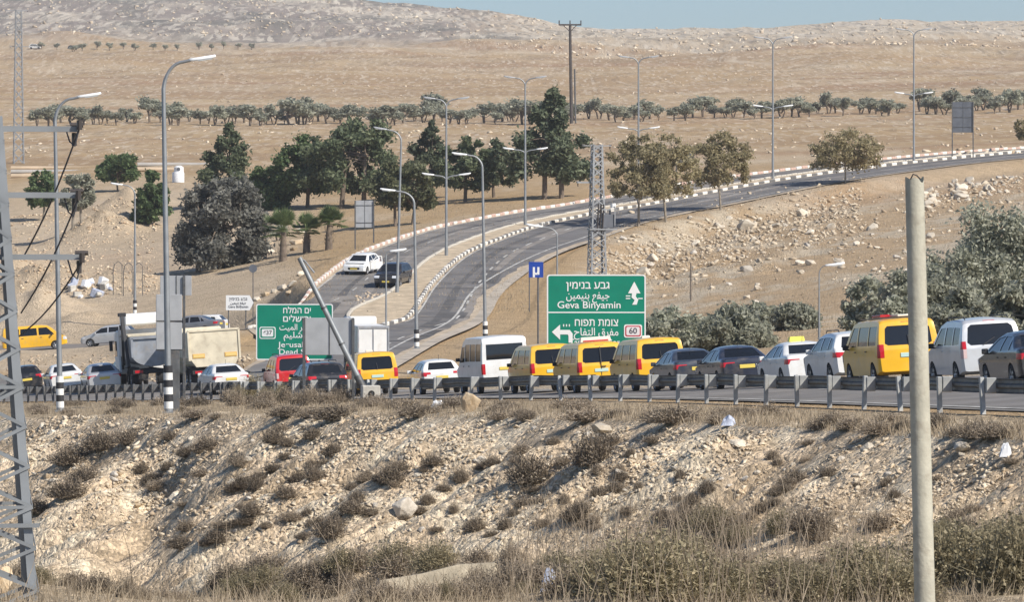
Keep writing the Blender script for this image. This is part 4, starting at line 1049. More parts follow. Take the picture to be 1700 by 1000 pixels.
def guard_rail(c0, c1, pitch, label, m, seg=12.0, dark=False):
    cum = np.concatenate([[0], np.cumsum(np.hypot(np.diff(RL[:, 0]), np.diff(RL[:, 1])))])
    def at(c):
        x = float(np.interp(c, cum, RL[:, 0])); y = float(np.interp(c, cum, RL[:, 1])); c2 = min(c + .5, cum[-1])
        dx = float(np.interp(c2, cum, RL[:, 0]) - np.interp(c2 - 1, cum, RL[:, 0])); dy = float(np.interp(c2, cum, RL[:, 1]) - np.interp(c2 - 1, cum, RL[:, 1]))
        l = math.hypot(dx, dy); return Vector((x, y, H(x, y))), Vector((dx / l, dy / l, 0)), Vector((dy / l, -dx / l, 0))
    p0, _, _ = at(c0); root = empty('guard_rail', p0, 0, label, 'guard rail', 'steel guard rails along the main road')
    k = c0; prev = None; pts = []
    while k < c1 + .01:
        p, t, n = at(k); tilt = random.uniform(-.05, .05); lean = random.uniform(-.05, .05)
        if random.random() < .28: tilt += random.choice((-.30, -.14, .12, .26))
        o = bpy.data.objects.new('post', post_dk if dark else post_me); COL.objects.link(o); o.parent = root; o.location = p - p0
        rz = math.atan2(t.y, t.x) - math.pi / 2; o.rotation_euler = (tilt, lean, rz)
        b = bpy.data.objects.new('spacer_block', block_dk if dark else block_me); COL.objects.link(b); b.parent = root
        b.location = p - p0 + n * .16 + Vector((0, 0, .62)) + Vector((0, 0, random.uniform(-.02, .02))); b.rotation_euler = (0, 0, rz)
        k += pitch
    s = c0 - pitch / 2
    while s < c1:
        e = min(s + seg, c1 + pitch / 2); n_ = 8; vv = []; ff = []; q = len(BEAM); jz = random.uniform(-.02, .02)
        for i in range(n_ + 1):
            p, t, n = at(max(0, s + (e - s) * i / n_)); base = p - p0 + n * .28 + Vector((0, 0, .63 + jz + .015 * math.sin(s + i)))
            for (a, h) in BEAM: vv.append(base + n * a + Vector((0, 0, h)))
        for i in range(n_):
            for j in range(q - 1): ff.append((i * q + j, i * q + j + 1, (i + 1) * q + j + 1, (i + 1) * q + j))
        me = bpy.data.meshes.new('beam'); me.from_pydata([tuple(v) for v in vv], [], ff); me.update()
        o = mesh_obj('beam', me, m, root); md = o.modifiers.new('thick', 'SOLIDIFY'); md.thickness = .006
        s = e + .01
    return root
guard_rail(1.0, 78, 4.1, 'guard rail with bent posts in front of the queue on the right', M_GALV)
guard_rail(80, 112, 3.2, 'guard rail section in front of the tall white van and hatchback', M_GALV)
guard_rail(114, 205, 2.1, 'closely posted shade-darkened guard rail at the left in front of the trucks', M_GALVD, dark=True)

# ------------------------------------------------------------------ lamp posts
M_LAMPP = mat('lamp_pole', (.29, .305, .315), .5, .45, var=.12, scale=2.0)
M_LAMPH = mat('lamp_head', (.78, .79, .78), .4, var=.05)
M_LAMPD = mat('lamp_head_grey', (.36, .37, .38), .5, var=.05)
M_LENS = mat('lamp_lens', (.60, .62, .62), .2)
M_BLACK = mat('stripe_black', (.025, .025, .028), .7, var=.2, scale=5); M_WHITE = mat('stripe_white', (.75, .75, .72), .7, var=.08, scale=5)
def lamp(name, label, u, v, d, htop, arms, r=.10, stripes=0, group='tall lamp posts', lean=0.0, dz=0):
    """arms: list of (height, side, reach, rise, grey?)"""
    x = (u - UH) / F * d; base = Vector((x, d, H(x, d) - .05))
    if v is not None:   # keep the ground contact, report mismatch only in z
        pass
    root = empty(name, base, 0, label, 'lamp post', group); root.rotation_euler = (0, lean, 0)
    hp = max(a[0] for a in arms) - max(a[3] for a in arms) * .0
    # arm heights arrive measured from the nominal base pixel; keep the tops, let the foot meet the ground
    if v is not None:
        dzb = -(v - VH) / F * d - base.z; htop += dzb; arms = [(a[0] + dzb * (1 if a[0] > .6 * hp else .5), *a[1:]) for a in arms]
    n = 10
    MB().tube([(0, 0, -.3), (0, 0, htop * .5), (0, 0, htop)], [r, r * .8, r * .58], n).build('pole', M_LAMPP, root, True)
    MB().box((0, 0, .12), (r * 3.4, r * 3.4, .06)).tube([(0, 0, 0), (0, 0, .9)], r * 1.25, n).build('base_sleeve', M_LAMPP, root, True)
    for (h, sx, reach, rise, grey) in arms:
        pts = []
        for k in range(9):
            t = k / 8 * math.pi / 2
            pts.append((sx * reach * .75 * (1 - math.cos(t)), 0, h - rise + rise * math.sin(t)))
        pts.append((sx * reach, 0, h + .06 * reach))
        MB().tube([(0, 0, h - rise - .3)] + pts, [r * .56] * 4 + [r * .46] * 7, 8).build('arm', M_LAMPP, root, True)
        q = Vector(pts[-1]); hm = M_LAMPD if grey else M_LAMPH
        hd = MB().add(*lamp_head_mesh(sx)).build('lamp_head', hm, root, True, .02); hd.location = q; hd.rotation_euler = (0, -sx * R(8), 0)
        MB().box((sx * .52, 0, -.07), (.5, .22, .03)).build('lens', M_LENS, hd)
    for k in range(stripes):
        h0 = .25 + k * .26
        MB().tube([(0, 0, h0), (0, 0, h0 + .259)], r * 1.34, 12, False).build('stripe_band', M_WHITE if k % 2 == 0 else M_BLACK, root, True)
    return root
def lamp_head_mesh(sx):
    prof_ = [(-.05, -.03, .05), (.10, -.05, .09), (.35, -.06, .13), (.75, -.06, .13), (.92, -.03, .08)]
    v = []; f = []
    for (x, zb, hw) in prof_:
        for (yy, zz) in ((-hw, zb), (hw, zb), (hw, .02), (hw * .5, .065), (-hw * .5, .065), (-hw, .02)): v.append((sx * x, yy, zz))
    for i in range(len(prof_) - 1):
        for k in range(6): f.append((i * 6 + k, i * 6 + (k + 1) % 6, (i + 1) * 6 + (k + 1) % 6, (i + 1) * 6 + k))
    f.append(tuple(range(6))); f.append(tuple(range(24, 30)))
    return v, f
def px(n, d): return n * d / F
lamp('lamp_post', 'tall striped lamp post with grey sign backs beside it', 280, 675, 185, px(575, 185) - 1.0, [(px(572, 185), 1, 1.0, 1.1, False)], .125, 6, lean=R(-.9))
lamp('lamp_post', 'striped lamp post left, in front of the white sedan', 100, 664, 210, px(500, 210) - .9, [(px(500, 210), 1, 1.0, 1.0, False)], .12, 5, lean=R(-1.0))
lamp('lamp_post', 'striped lamp post behind the grey tipper truck', 224, 520, 405, px(212, 405) - .6, [(px(212, 405), -1, 1.0, .8, False)], .11, 6, 'lamp posts with one arm')
lamp('lamp_post', 'lamp post rising behind the white hatchback, arm to the left', 692, 590, 318, px(272, 318) - .7, [(px(272, 318), -1, 1.2, .8, False)], .12, 4, 'lamp posts with one arm', lean=R(-1))
lamp('lamp_post', 'striped lamp post behind the tall white van, arm to the left', 806, 548, 322, px(290, 322) - .7, [(px(290, 322), -1, 1.0, .8, False)], .12, 5, 'lamp posts with one arm', lean=R(-1))
lamp('lamp_post', 'slender lamp post beside the black car on the hill road', 659, 495, 366, px(270, 366) - .6, [(px(278, 366), -1, 1.1, .8, True)], .11, 0, 'lamp posts with one arm', lean=R(1.6))
D = [(741, 428, 400, 263, 'first double-arm lamp post on the median, nearest the cars'), (872, 378, 434, 248, 'double-arm lamp post on the median left of the big pine'),
     (1060, 341, 460, 245, 'double-arm lamp post behind the sparse street trees'), (1283, 300, 483, 236, 'double-arm lamp post right of the sparse street trees'), (1517, 270, 505, 220, 'double-arm lamp post on the median left of the dark billboard back')]
for (u, v, d, hp_, lb) in D:
    h = px(hp_, d)
    lamp('double_lamp_post', lb, u, v, d, h * .95, [(h, -1, .9, .7, True), (h, 1, .9, .7, True), (h * .52, -1, 1.0, .35, False), (h * .52, 1, 1.0, .35, False)], .11, 0, 'double-arm lamp posts on the median')
lamp('small_lamp_post', 'short lamp post behind the yellow minibus, left of the median', 641, 600, 292, px(178, 292) - .3, [(px(182, 292), 1, .25, .3, False)], .07, 0, 'short lamp posts')
lamp('small_lamp_post', 'short bent lamp post left of the lattice pylon by the road', 925, 533, 300, px(150, 300) - .4, [(px(155, 300), -1, .9, .5, False)], .07, 0, 'short lamp posts')
lamp('small_lamp_post', 'short lamp post behind the white sport utility car', 1360, 560, 255, px(116, 255) - .4, [(px(118, 255), 1, .35, .45, False)], .05, 0, 'short lamp posts')
lamp('small_lamp_post', 'short thin lamp post right of the grey pole', 1543, 560, 262, px(100, 262) - .3, [(px(104, 262), -1, .35, .4, True)], .03, 0, 'short lamp posts')

# big grey pole on the near bank
M_POLE = mat('weathered_pole', (.43, .41, .33), .75, var=.12, scale=2.5, bump=.006, bscale=25, dirt=(.27, .235, .18), dirt_amt=.65)
d = 57.0; top = P(1518, 297, d); bot = P(1537, 1060, d)
pr = empty('grey_pole', bot, 0, 'thick cut-off grey pole standing close by at the right', 'pole')
v = []; f = []; n = 28; ring = []
lv = [0, .25, .5, .75, 1.0]
for i, t in enumerate(lv):
    c = (top - bot) * t; r = .118 - .014 * t
    for k in range(n):
        a = 2 * math.pi * k / n; jag = 0
        if i == len(lv) - 1: jag = .04 * math.sin(a * 3 + .5) * math.sin(a * 1.0 + 2) + random.uniform(-.006, .006)
        v.append((c.x + r * math.cos(a), c.y + r * math.sin(a), c.z + jag))
for i in range(len(lv) - 1):
    for k in range(n): f.append((i * n + k, i * n + (k + 1) % n, (i + 1) * n + (k + 1) % n, (i + 1) * n + k))
MB().add(v, f).build('shaft', M_POLE, pr, True)
c = top - bot; MB().tube([c - Vector((0, 0, .25)), c - Vector((0, 0, .10))], .099, 20).build('core', M_POLE, pr, True)
MB().tube([c + Vector((-.05, -.09, -.005)), c + Vector((-.02, -.09, .05)), c + Vector((.02, -.09, .035)), c + Vector((.06, -.08, -.005))], .008, 6).build('bent_wire', M_TRIM, pr)

# ------------------------------------------------------------------ lettering
AR = {'ا': (0xFE8D, 0xFE8E), 'أ': (0xFE83, 0xFE84), 'ب': (0xFE8F, 0xFE90, 0xFE91, 0xFE92), 'ت': (0xFE95, 0xFE96, 0xFE97, 0xFE98), 'ج': (0xFE9D, 0xFE9E, 0xFE9F, 0xFEA0),
      'ح': (0xFEA1, 0xFEA2, 0xFEA3, 0xFEA4), 'ر': (0xFEAD, 0xFEAE), 'ش': (0xFEB5, 0xFEB6, 0xFEB7, 0xFEB8), 'ع': (0xFEC9, 0xFECA, 0xFECB, 0xFECC), 'ف': (0xFED1, 0xFED2, 0xFED3, 0xFED4),
      'ق': (0xFED5, 0xFED6, 0xFED7, 0xFED8), 'ل': (0xFEDD, 0xFEDE, 0xFEDF, 0xFEE0), 'م': (0xFEE1, 0xFEE2, 0xFEE3, 0xFEE4), 'ن': (0xFEE5, 0xFEE6, 0xFEE7, 0xFEE8), 'و': (0xFEED, 0xFEEE), 'ي': (0xFEF1, 0xFEF2, 0xFEF3, 0xFEF4)}
def arabic(s):
    out = []
    for i, ch in enumerate(s):
        if ch not in AR: out.append(ch); continue
        fm = AR[ch]; pv = i > 0 and s[i - 1] in AR and len(AR[s[i - 1]]) == 4; nx = i + 1 < len(s) and s[i + 1] in AR and len(fm) == 4
        k = (3 if nx else 1) if pv else (2 if nx else 0)
        out.append(chr(fm[k]))
    return ''.join(reversed(out))
def hebrew(s): return s[::-1]
M_LET = mat('sign_letter_white', (.80, .80, .78), .5); M_LETK = mat('sign_letter_dark', (.05, .05, .06), .5)
def _inside(p, poly):
    c = False; n = len(poly)
    for i in range(n):
        a, b = poly[i], poly[i - 1]
        if (a[1] > p[1]) != (b[1] > p[1]) and p[0] < (b[0] - a[0]) * (p[1] - a[1]) / (b[1] - a[1]) + a[0]: c = not c
    return c
def lettering(text, size, x, z, m, parent, y=-.03, align='CENTER', bold=.012, name='lettering', width=None):
    """outline text turned into filled plates, stroke by stroke, so that overlapping strokes stay solid"""
    cu = bpy.data.curves.new('txt', 'FONT'); cu.body = text; cu.size = size; cu.align_x = align; cu.align_y = 'CENTER'
    o = bpy.data.objects.new('txt', cu); COL.objects.link(o); bpy.context.view_layer.update()
    c2 = o.to_curve(bpy.context.evaluated_depsgraph_get()); loops = []
    for sp in c2.splines:
        bp = sp.bezier_points; n = len(bp); pts = []
        for i in range(n):
            a, b = bp[i], bp[(i + 1) % n]
            p0, p1, p2, p3 = a.co, a.handle_right, b.co, b.handle_left
            for k in range(3):
                t = k / 3; q = p0 * (1 - t) ** 3 + p1 * 3 * t * (1 - t) ** 2 + p3 * 3 * t * t * (1 - t) + p2 * t ** 3
                if not pts or (Vector((q.x, q.y)) - Vector(pts[-1])).length > 1e-4 * size: pts.append((q.x, q.y))
        if len(pts) > 2: loops.append((sum(pts[i - 1][0] * pts[i][1] - pts[i][0] * pts[i - 1][1] for i in range(len(pts))) / 2, pts))
    o.to_curve_clear(); bpy.data.objects.remove(o, do_unlink=True)
    sg = 1 if max(loops, key=lambda l: abs(l[0]))[0] > 0 else -1
    outs = [l for l in loops if l[0] * sg > 0]; holes = [l for l in loops if l[0] * sg < 0]
    V = []; FF = []
    for i, (ar, pts) in enumerate(outs):
        c3 = bpy.data.curves.new('f', 'CURVE'); c3.dimensions = '2D'; c3.fill_mode = 'BOTH'; c3.extrude = .003; c3.offset = bold * size
        for lp in [pts] + [h[1] for h in holes if _inside(h[1][0], pts)]:
            sp = c3.splines.new('POLY'); sp.points.add(len(lp) - 1); sp.use_cyclic_u = True
            for pnt, q in zip(sp.points, lp): pnt.co = (q[0], q[1], 0, 1)
        o3 = bpy.data.objects.new('f', c3); me3 = o3.to_mesh(); n0 = len(V); dz_ = .0012 * (i % 3)
        V += [(v.co.x, v.co.y, v.co.z + dz_) for v in me3.vertices]; FF += [tuple(k + n0 for k in p.vertices) for p in me3.polygons]
        o3.to_mesh_clear(); bpy.data.objects.remove(o3, do_unlink=True); bpy.data.curves.remove(c3)
    me = bpy.data.meshes.new(name); me.from_pydata(V, [], FF); me.update()
    q = mesh_obj(name, me, m, parent); q.location = (x, y, z); q.rotation_euler = (R(90), 0, 0)
    if width:
        ws = max(v[0] for v in V) - min(v[0] for v in V); q.scale = (width / ws, 1, 1)
    return q
M_SGREEN = mat('sign_green', (.002, .215, .135), .6, spec=.3, var=.06, scale=1.2); M_SBACK = mat('sign_back', (.42, .43, .44), .55, .3, var=.1, scale=1.5)
M_SBLUE = mat('sign_blue', (.012, .06, .36), .45); M_SIGNRED = mat('sign_red', (.50, .04, .06), .5); M_SPINK = mat('sign_pale', (.74, .70, .70), .5)
def rrect(w, h, r, n=4):
    pts = []
    for (cx, cz, a0) in ((w / 2 - r, h / 2 - r, 0), (-w / 2 + r, h / 2 - r, 90), (-w / 2 + r, -h / 2 + r, 180), (w / 2 - r, -h / 2 + r, 270)):
        for k in range(n + 1): a = R(a0 + 90 * k / n); pts.append((cx + r * math.cos(a), cz + r * math.sin(a)))
    return pts
def plate_(w, h, r, y0, y1, name, m, parent, x=0, z=0):
    o = MB().prism(rrect(w, h, r), y0, y1).build(name, m, parent); o.location = (x, 0, z); return o
def road_sign(name, label, u0, u1, v0, v1, d, rz, posts, face, border=None, cat='road sign', group=None):
    """panel between photo pixels at distance d; local x right, y away, z up from the panel centre"""
    cu_, cv_ = (u0 + u1) / 2, (v0 + v1) / 2; c = P(cu_, cv_, d); w = px(u1 - u0, d) / math.cos(rz); h = px(v1 - v0, d)
    gz = H(c.x, c.y); root = empty(name, (c.x, c.y, gz), rz, label, cat, group); zc = c.z - gz
    pan = plate_(w, h, min(.12, w * .06), -.02, .02, 'panel', face, root, 0, zc)
    if border:
        o = MB()
        a = rrect(w, h, min(.12, w * .06)); bb = rrect(w - .12, h - .12, min(.09, w * .05)); nn = len(a)
        vs_ = [(p[0], -.026, p[1]) for p in a] + [(p[0], -.026, p[1]) for p in bb]
        o.add(vs_, [(i, (i + 1) % nn, (i + 1) % nn + nn, i + nn) for i in range(nn)]); bo = o.build('border', border, pan)
    for xp in posts:
        MB().tube([(xp, .09, -1.0), (xp, .09, zc + h / 2 - .05)], .055, 8).build('post', M_GALV, root, True)
    for zz in (-.3, .3):
        MB().box((0, .045, zc + zz * h), (w * .96, .03, .06)).build('back_rail', M_GALV, root)
    return root, pan, w, h
def arrow_up(parent, x, z, s, m, left=False):
    b = MB()
    if not left:
        b.prism([(x - .30 * s, z + .05 * s), (x + .30 * s, z + .05 * s), (x, z + .62 * s)], -.034, -.026)
        b.prism([(x - .11 * s, z + .05 * s), (x - .13 * s, z - .15 * s), (x + .02 * s, z - .28 * s), (x - .10 * s, z - .50 * s), (x + .12 * s, z - .50 * s), (x + .20 * s, z - .25 * s), (x + .07 * s, z - .10 * s), (x + .11 * s, z + .05 * s)][::-1], -.034, -.026)
        for k, zz in ((-1, -.08), (1, -.2), (-1, -.2)): b.box((x + k * .3 * s, -.03, z + zz * s), (.22 * s, .008, .05 * s))
    else:
        b.prism([(x - .55 * s, z + .1 * s), (x - .15 * s, z - .28 * s), (x - .15 * s, z + .46 * s)][::-1], -.034, -.026)
        b.prism([(x - .15 * s, z - .02 * s), (x + .22 * s, z - .02 * s), (x + .26 * s, z - .1 * s), (x + .26 * s, z - .42 * s), (x + .46 * s, z - .42 * s), (x + .46 * s, z + .02 * s), (x + .32 * s, z + .2 * s), (x - .15 * s, z + .2 * s)], -.034, -.026)
        for k in range(3): b.box((x + (.02 + .14 * k) * s, -.03, z + .42 * s), (.05 * s, .008, .12 * s))
    return b.build('arrow', m, parent)
# big green sign
d = 236
r_, pan, w, h = road_sign('green_road_sign', 'big green road sign reading Geva Binyamin with road number 60', 908, 1072, 456, 598, d, R(-3), (-1.6, 1.6), M_SGREEN, M_LET)
k = d / F
def bx(u): return (u - 990) * k
def bz(v_): return -(v_ - 527) * k
MB().box((0, -.026, bz(519)), (w - .1, .008, .055)).build('divider', M_LET, pan)
lettering(hebrew('גבע בנימין'), .50, bx(976), bz(474), M_LET, pan, width=px(72, d), bold=.012)
lettering(arabic('جيفع بنيمين'), .50, bx(976), bz(491), M_LET, pan, width=px(72, d), bold=.008)
lettering('Geva Binyamin', .46, bx(978), bz(507), M_LET, pan, width=px(105, d), bold=.008)
lettering(hebrew('צומת תפוח'), .50, bx(990), bz(536), M_LET, pan, width=px(72, d), bold=.012)
lettering(arabic('مفرق التفاح'), .50, bx(990), bz(552), M_LET, pan, width=px(74, d), bold=.008)
lettering('Tapuah Junction', .42, bx(988), bz(569), M_LET, pan, width=px(84, d), bold=.008)
arrow_up(pan, bx(1053), bz(489), .95, M_LET); arrow_up(pan, bx(935), bz(555), .95, M_LET, True)
sh = plate_(px(30, d), px(22, d), .1, -.034, -.026, 'shield', M_LET, pan, bx(1051), bz(550))
plate_(px(26, d), px(18, d), .08, -.040, -.034, 'shield_red', M_SIGNRED, sh); plate_(px(22, d), px(14, d), .06, -.046, -.040, 'shield_face', M_SPINK, sh)
lettering('60', .38, 0, 0, M_LETK, sh, y=-.05)
# 437 sign
d = 292
r_, pan, w, h = road_sign('green_road_sign', 'green road sign reading Jerusalem and Dead Sea with road number 437', 425, 553, 505, 598, d, R(-4), (-1.4, 1.4), M_SGREEN, M_LET)
k = d / F
def bx(u): return (u - 489) * k
def bz(v_): return -(v_ - 551.5) * k
lettering(hebrew('ים המלח'), .50, bx(493), bz(516), M_LET, pan, width=px(46, d), bold=.012)
lettering(hebrew('ירושלים'), .50, bx(493), bz(530), M_LET, pan, width=px(46, d), bold=.012)
lettering(arabic('البحر الميت'), .48, bx(492), bz(544), M_LET, pan, width=px(56, d), bold=.008)
lettering(arabic('أورشليم'), .48, bx(495), bz(557), M_LET, pan, width=px(48, d), bold=.008)
lettering('Jerusalem', .44, bx(493), bz(573), M_LET, pan, width=px(62, d), bold=.008)
lettering('Dead Sea', .44, bx(491), bz(585), M_LET, pan, width=px(56, d), bold=.008)
sh = plate_(px(27, d), px(20, d), .1, -.034, -.026, 'shield', M_LET, pan, bx(444), bz(553))
plate_(px(24, d), px(17, d), .08, -.040, -.034, 'shield_ring', M_SGREEN, sh); plate_(px(19, d), px(12.5, d), .06, -.046, -.040, 'shield_face', M_LET, sh)
lettering('437', .34, 0, 0, M_LETK, sh, y=-.05)
# white arrow sign
d = 356
k = d / F; c = P(398, 503, d); gz = H(c.x, c.y); zc = c.z - gz
r_ = empty('white_direction_sign', (c.x, c.y, gz), R(-3), 'white arrow-shaped direction sign left of the green 437 sign', 'road sign')
hw, hh = 23 * k, 12.5 * k
pan = MB().prism([(-hw, -hh), (hw * .72, -hh), (hw, 0), (hw * .72, hh), (-hw, hh)], -.02, .02).build('panel', M_LET, r_); pan.location = (0, 0, zc)
lettering(hebrew('גבע בנימין'), .32, -.1, .26, M_LETK, pan, width=1.25, bold=0); lettering(arabic('جيفع بنيمين'), .32, -.1, 0.0, M_LETK, pan, width=1.1, bold=0); lettering('Geva Binyamin', .26, -.1, -.28, M_LETK, pan, width=1.4, bold=0)
for xp in (-19 * k, 10 * k): MB().tube([(xp, .07, -.5), (xp, .07, zc + .3)], .04, 8).build('post', M_GALV, r_, True)
# blue square sign
r_, pan, w, h = road_sign('blue_square_sign', 'small blue square sign with a white letter beside the hill road', 878, 902, 435, 461, 318, R(-2), (.12,), M_SBLUE, M_SBLUE)
q = lettering('µ', .95, 0, 0, M_LET, pan, bold=.025)
MB().tube([(-.42, .02, -2.6), (-.42, .02, .55)], .035, 8).build('side_post', M_GALV, pan, True)
# sign backs
def back_sign(label, u0, u1, v0, v1, d, ribs=2, rz=0.0, posts=(-1, 1), group='grey backs of road signs', m=None, dark=None):
    c = P((u0 + u1) / 2, (v0 + v1) / 2, d); w = px(u1 - u0, d); h = px(v1 - v0, d); gz = H(c.x, c.y); zc = c.z - gz
    root = empty('sign_back', (c.x, c.y, gz), rz, label, 'road sign', group)
    pan = MB().box((0, 0, zc), (w, .04, h)).build('panel', m or M_SBACK, root, bevel=.01)
    for i in range(ribs): MB().box((0, -.04, zc + h * (-.32 + .64 * i / max(1, ribs - 1))), (w * .96, .04, .05)).build('rib', dark or M_GALVD, root)
    for s in posts: MB().box((s * w * .48, -.085, zc / 2 + h / 4 - .4), (.11, .06, zc + h / 2 + .8)).build('post', M_GALV, root, bevel=.01)
    MB().box((0.02 * w, -.03, zc), (.03, .03, h)).build('seam', dark or M_GALVD, root)
    return root
M_BACKDK = mat('sign_back_dark', (.13, .14, .16), .5, .2, var=.15, scale=1.2)
back_sign('grey back of a road sign behind the leaning pole', 503, 588, 528, 590, 189, 0)
back_sign('grey back of a road sign under the round green tree', 589, 621, 333, 378, 428)
back_sign('dark back of a billboard beside the hill road at the far right', 1580, 1616, 169, 220, 512, 3, m=M_BACKDK)
back_sign('grey back of a road sign by the dark shrubby tree', 266, 318, 458, 491, 215, 0, posts=(.55,))
back_sign('small dark back of a sign between the sparse street trees', 1122, 1152, 248, 270, 540, 1, m=M_BACKDK)
# stack of three grey panels on a post beside the striped lamp
c = P(283, 535, 187); gz = H(c.x, c.y); r_ = empty('signal_backboard', (c.x, c.y, gz), R(4), 'stack of three tall grey panels on a post beside the striped lamp post', 'road sign')
for i, (v0, v1, u0, u1) in enumerate(((489, 533, 259, 302), (535, 581, 259, 302))):
    a = P(u0, v0, 187); b_ = P(u1, v1, 187)
    MB().box(((a.x + b_.x) / 2 - c.x, 0, (a.z + b_.z) / 2 - gz), (b_.x - a.x, .10, a.z - b_.z)).build('panel', M_SBACK, r_, bevel=.015)
    MB().box(((a.x + b_.x) / 2 - c.x, 0, b_.z - gz - .02), (b_.x - a.x + .02, .12, .035)).build('panel_edge', M_TRIM, r_)
a = P(290, 583, 187); MB().box((a.x - c.x, .02, (a.z - gz) / 2 - .1), (px(16, 187), .2, a.z - gz + .2)).build('post', M_GALVD, r_, bevel=.02)
# leaning pole with a stub arm and its concrete block
d = 187; a = P(497, 428, d); b_ = P(606, 640, d); b_.z = min(b_.z, H(b_.x, b_.y) + .35)
r_ = empty('leaning_pole', b_, 0, 'leaning grey pole with a bent stub at its top, in front of the sign back', 'pole')
v_ = a - b_; MB().tube([(0, 0, 0), v_ * .5, v_], [.115, .10, .09], 12).build('shaft', mat('leaning_pole_steel', (.27, .285, .29), .5, .4, var=.15, scale=2), r_, True)
MB().tube([v_ * .995, v_ + Vector((.2, -.05, -.12)), v_ + Vector((.55, -.1, -.55))], .03, 8).build('stub_arm', M_LAMPP, r_, True)
MB().tube([v_ * -.05, v_ * .12], .14, 12).build('collar', M_GALV, r_, True)
for t in (.35, .62): MB().tube([v_ * t, v_ * (t + .012)], .12, 12).build('band', M_GALVD, r_, True)
M_CONC = mat('concrete', (.50, .48, .43), .85, var=.15, scale=2.5, bump=.012, bscale=18)
c = P(615, 668, 186); gz = H(c.x, c.y); r_ = empty('concrete_block', (c.x, c.y, gz), R(10), 'grey concrete block with a round hole at the foot of the leaning pole', 'block')
bk = MB().box((0, 0, .27), (.66, .5, .62)).build('block', M_CONC, r_, bevel=.03)
MB().tube([(0, -.262, .28), (0, -.24, .28)], .12, 16).build('hole_shade', M_SHADE, bk)  # black disc on the face, painted shade for the inside of the hole
MB().bar((0, -.27, .1), (.02, -.27, .34), .04).build('rod', M_GALV, bk)
# round sign by the yard, plain posts
c = P(420, 446, 372); gz = H(c.x, c.y); r_ = empty('round_sign', (c.x, c.y, gz), 0, 'small round sign on a thin post above the white arrow sign', 'road sign')
MB().tube([(0, 0, c.z - gz), (0, .03, c.z - gz)], .30, 20).build('disc', M_BACKDK, r_, True); MB().tube([(0, .05, -.3), (0, .05, c.z - gz + .3)], .035, 8).build('post', M_GALV, r_, True)
M_WOOD = mat('weathered_wood', (.20, .165, .13), .9, var=.25, scale=4, bump=.01)
def stake(label, u, v0, v1, rad, lean=0.0):
    b0 = G(u, v1, 200); hh = px(v1 - v0, b0.y); r_ = empty('stake', b0, 0, label, 'post'); MB().tube([(0, 0, -.3), (lean, 0, hh)], [rad, rad * .85], 8).build('shaft', M_WOOD, r_, True)
    for q in (.55, .8): MB().tube([(lean * q, 0, hh * q), (lean * q, 0, hh * q + .03)], rad * 1.15, 8).build('wire_tie', M_GALV, r_)
stake('dark wooden stake on the stony slope right of the big green sign', 1147, 437, 500, .07)

# ------------------------------------------------------------------ pylons
M_TOWER = mat('pylon_steel', (.26, .275, .285), .5, .4, var=.12, scale=1.5); M_TOWERD = mat('pylon_steel_dull', (.30, .31, .32), .55, .4, var=.15, scale=1.5)
M_INS = mat('insulator', (.05, .04, .035), .35); M_WIRE = mat('cable', (.06, .06, .065), .6)
def angle_bar(b, p, q, w, t=.012):
    p, q = Vector(p), Vector(q); b.bar(p, q, w, t); return b
def pylon(label, base, h, w0, w1, n, leg, br, rz, arms, m, single=True, group=None, name='lattice_pylon'):
    root = empty(name, base, rz, label, 'pylon', group)
    def cnr(t, sx, sy): w = w0 + (w1 - w0) * t; return Vector((sx * w / 2, sy * w / 2, h * t))
    for sx in (-1, 1):
        for sy in (-1, 1):
            b = MB(); p, q = cnr(0, sx, sy), cnr(1, sx, sy)
            b.bar(p + Vector((-sx * leg / 2, 0, -.5)), q + Vector((-sx * leg / 2, 0, 0)), leg, leg * .12, (0, 1, 0)).bar(p + Vector((0, -sy * leg / 2, -.5)), q + Vector((0, -sy * leg / 2, 0)), leg, leg * .12, (1, 0, 0))
            b.build('leg', m, root)
    joined = MB()
    t0 = 0.0
    for i in range(n):
        t1 = (i + 1) / n; t1 = 1 - (1 - t1) ** 1.15; 
        for (ax, ay, bx_, by_) in ((-1, -1, 1, -1), (-1, 1, 1, 1), (-1, -1, -1, 1), (1, -1, 1, 1)):
            up = (0, 1, 0) if ay == by_ else (1, 0, 0)
            for (p, q) in ((cnr(t0, ax, ay), cnr(t1, bx_, by_)), (cnr(t0, bx_, by_), cnr(t1, ax, ay))):
                if single: MB().bar(p, q, br, br * .2, up).build('brace', m, root)
                else: joined.bar(p, q, br, br * .5, up)
            if i % 3 == 2:
                if single: MB().bar(cnr(t1, ax, ay), cnr(t1, bx_, by_), br, br * .2, up).build('brace', m, root)
        t0 = t1
    if not single: tag(joined.build('lattice', m, root), kind='stuff')
    for (z, x0, x1, thick) in arms:
        a = MB().box(((x0 + x1) / 2, -.08, z), (x1 - x0, .07, thick)).box(((x0 + x1) / 2, .12, z), (x1 - x0, .05, thick * .7)).build('crossarm', m, root)
        for xe in (x0, x1):
            if abs(xe) > w1: MB().tube([(xe - .05 * np.sign(xe), 0, z - thick * .6), (xe - .05 * np.sign(xe), 0, z - thick * .6 - .16)], .032, 8).tube([(xe - .10 * np.sign(xe), 0, z + .05), (xe + .06 * np.sign(xe), 0, z + .05)], .03, 8).build('insulator', M_INS, a, True)
    return root
d = 63.0
x = (-28 - UH) / F * d; gz = H(x, d) - .3; base = Vector((x, d, gz))
def zz_(v_): return -(v_ - VH) / F * d - gz
near = pylon('near lattice pylon with three crossarms at the left edge', base, zz_(195), 1.36, .44, 14, .10, .042, R(9), [(zz_(214), -1.2, px(158, d), .07), (zz_(324), -1.2, px(158, d), .07), (zz_(427), -1.2, px(166, d), .07)], M_TOWER)
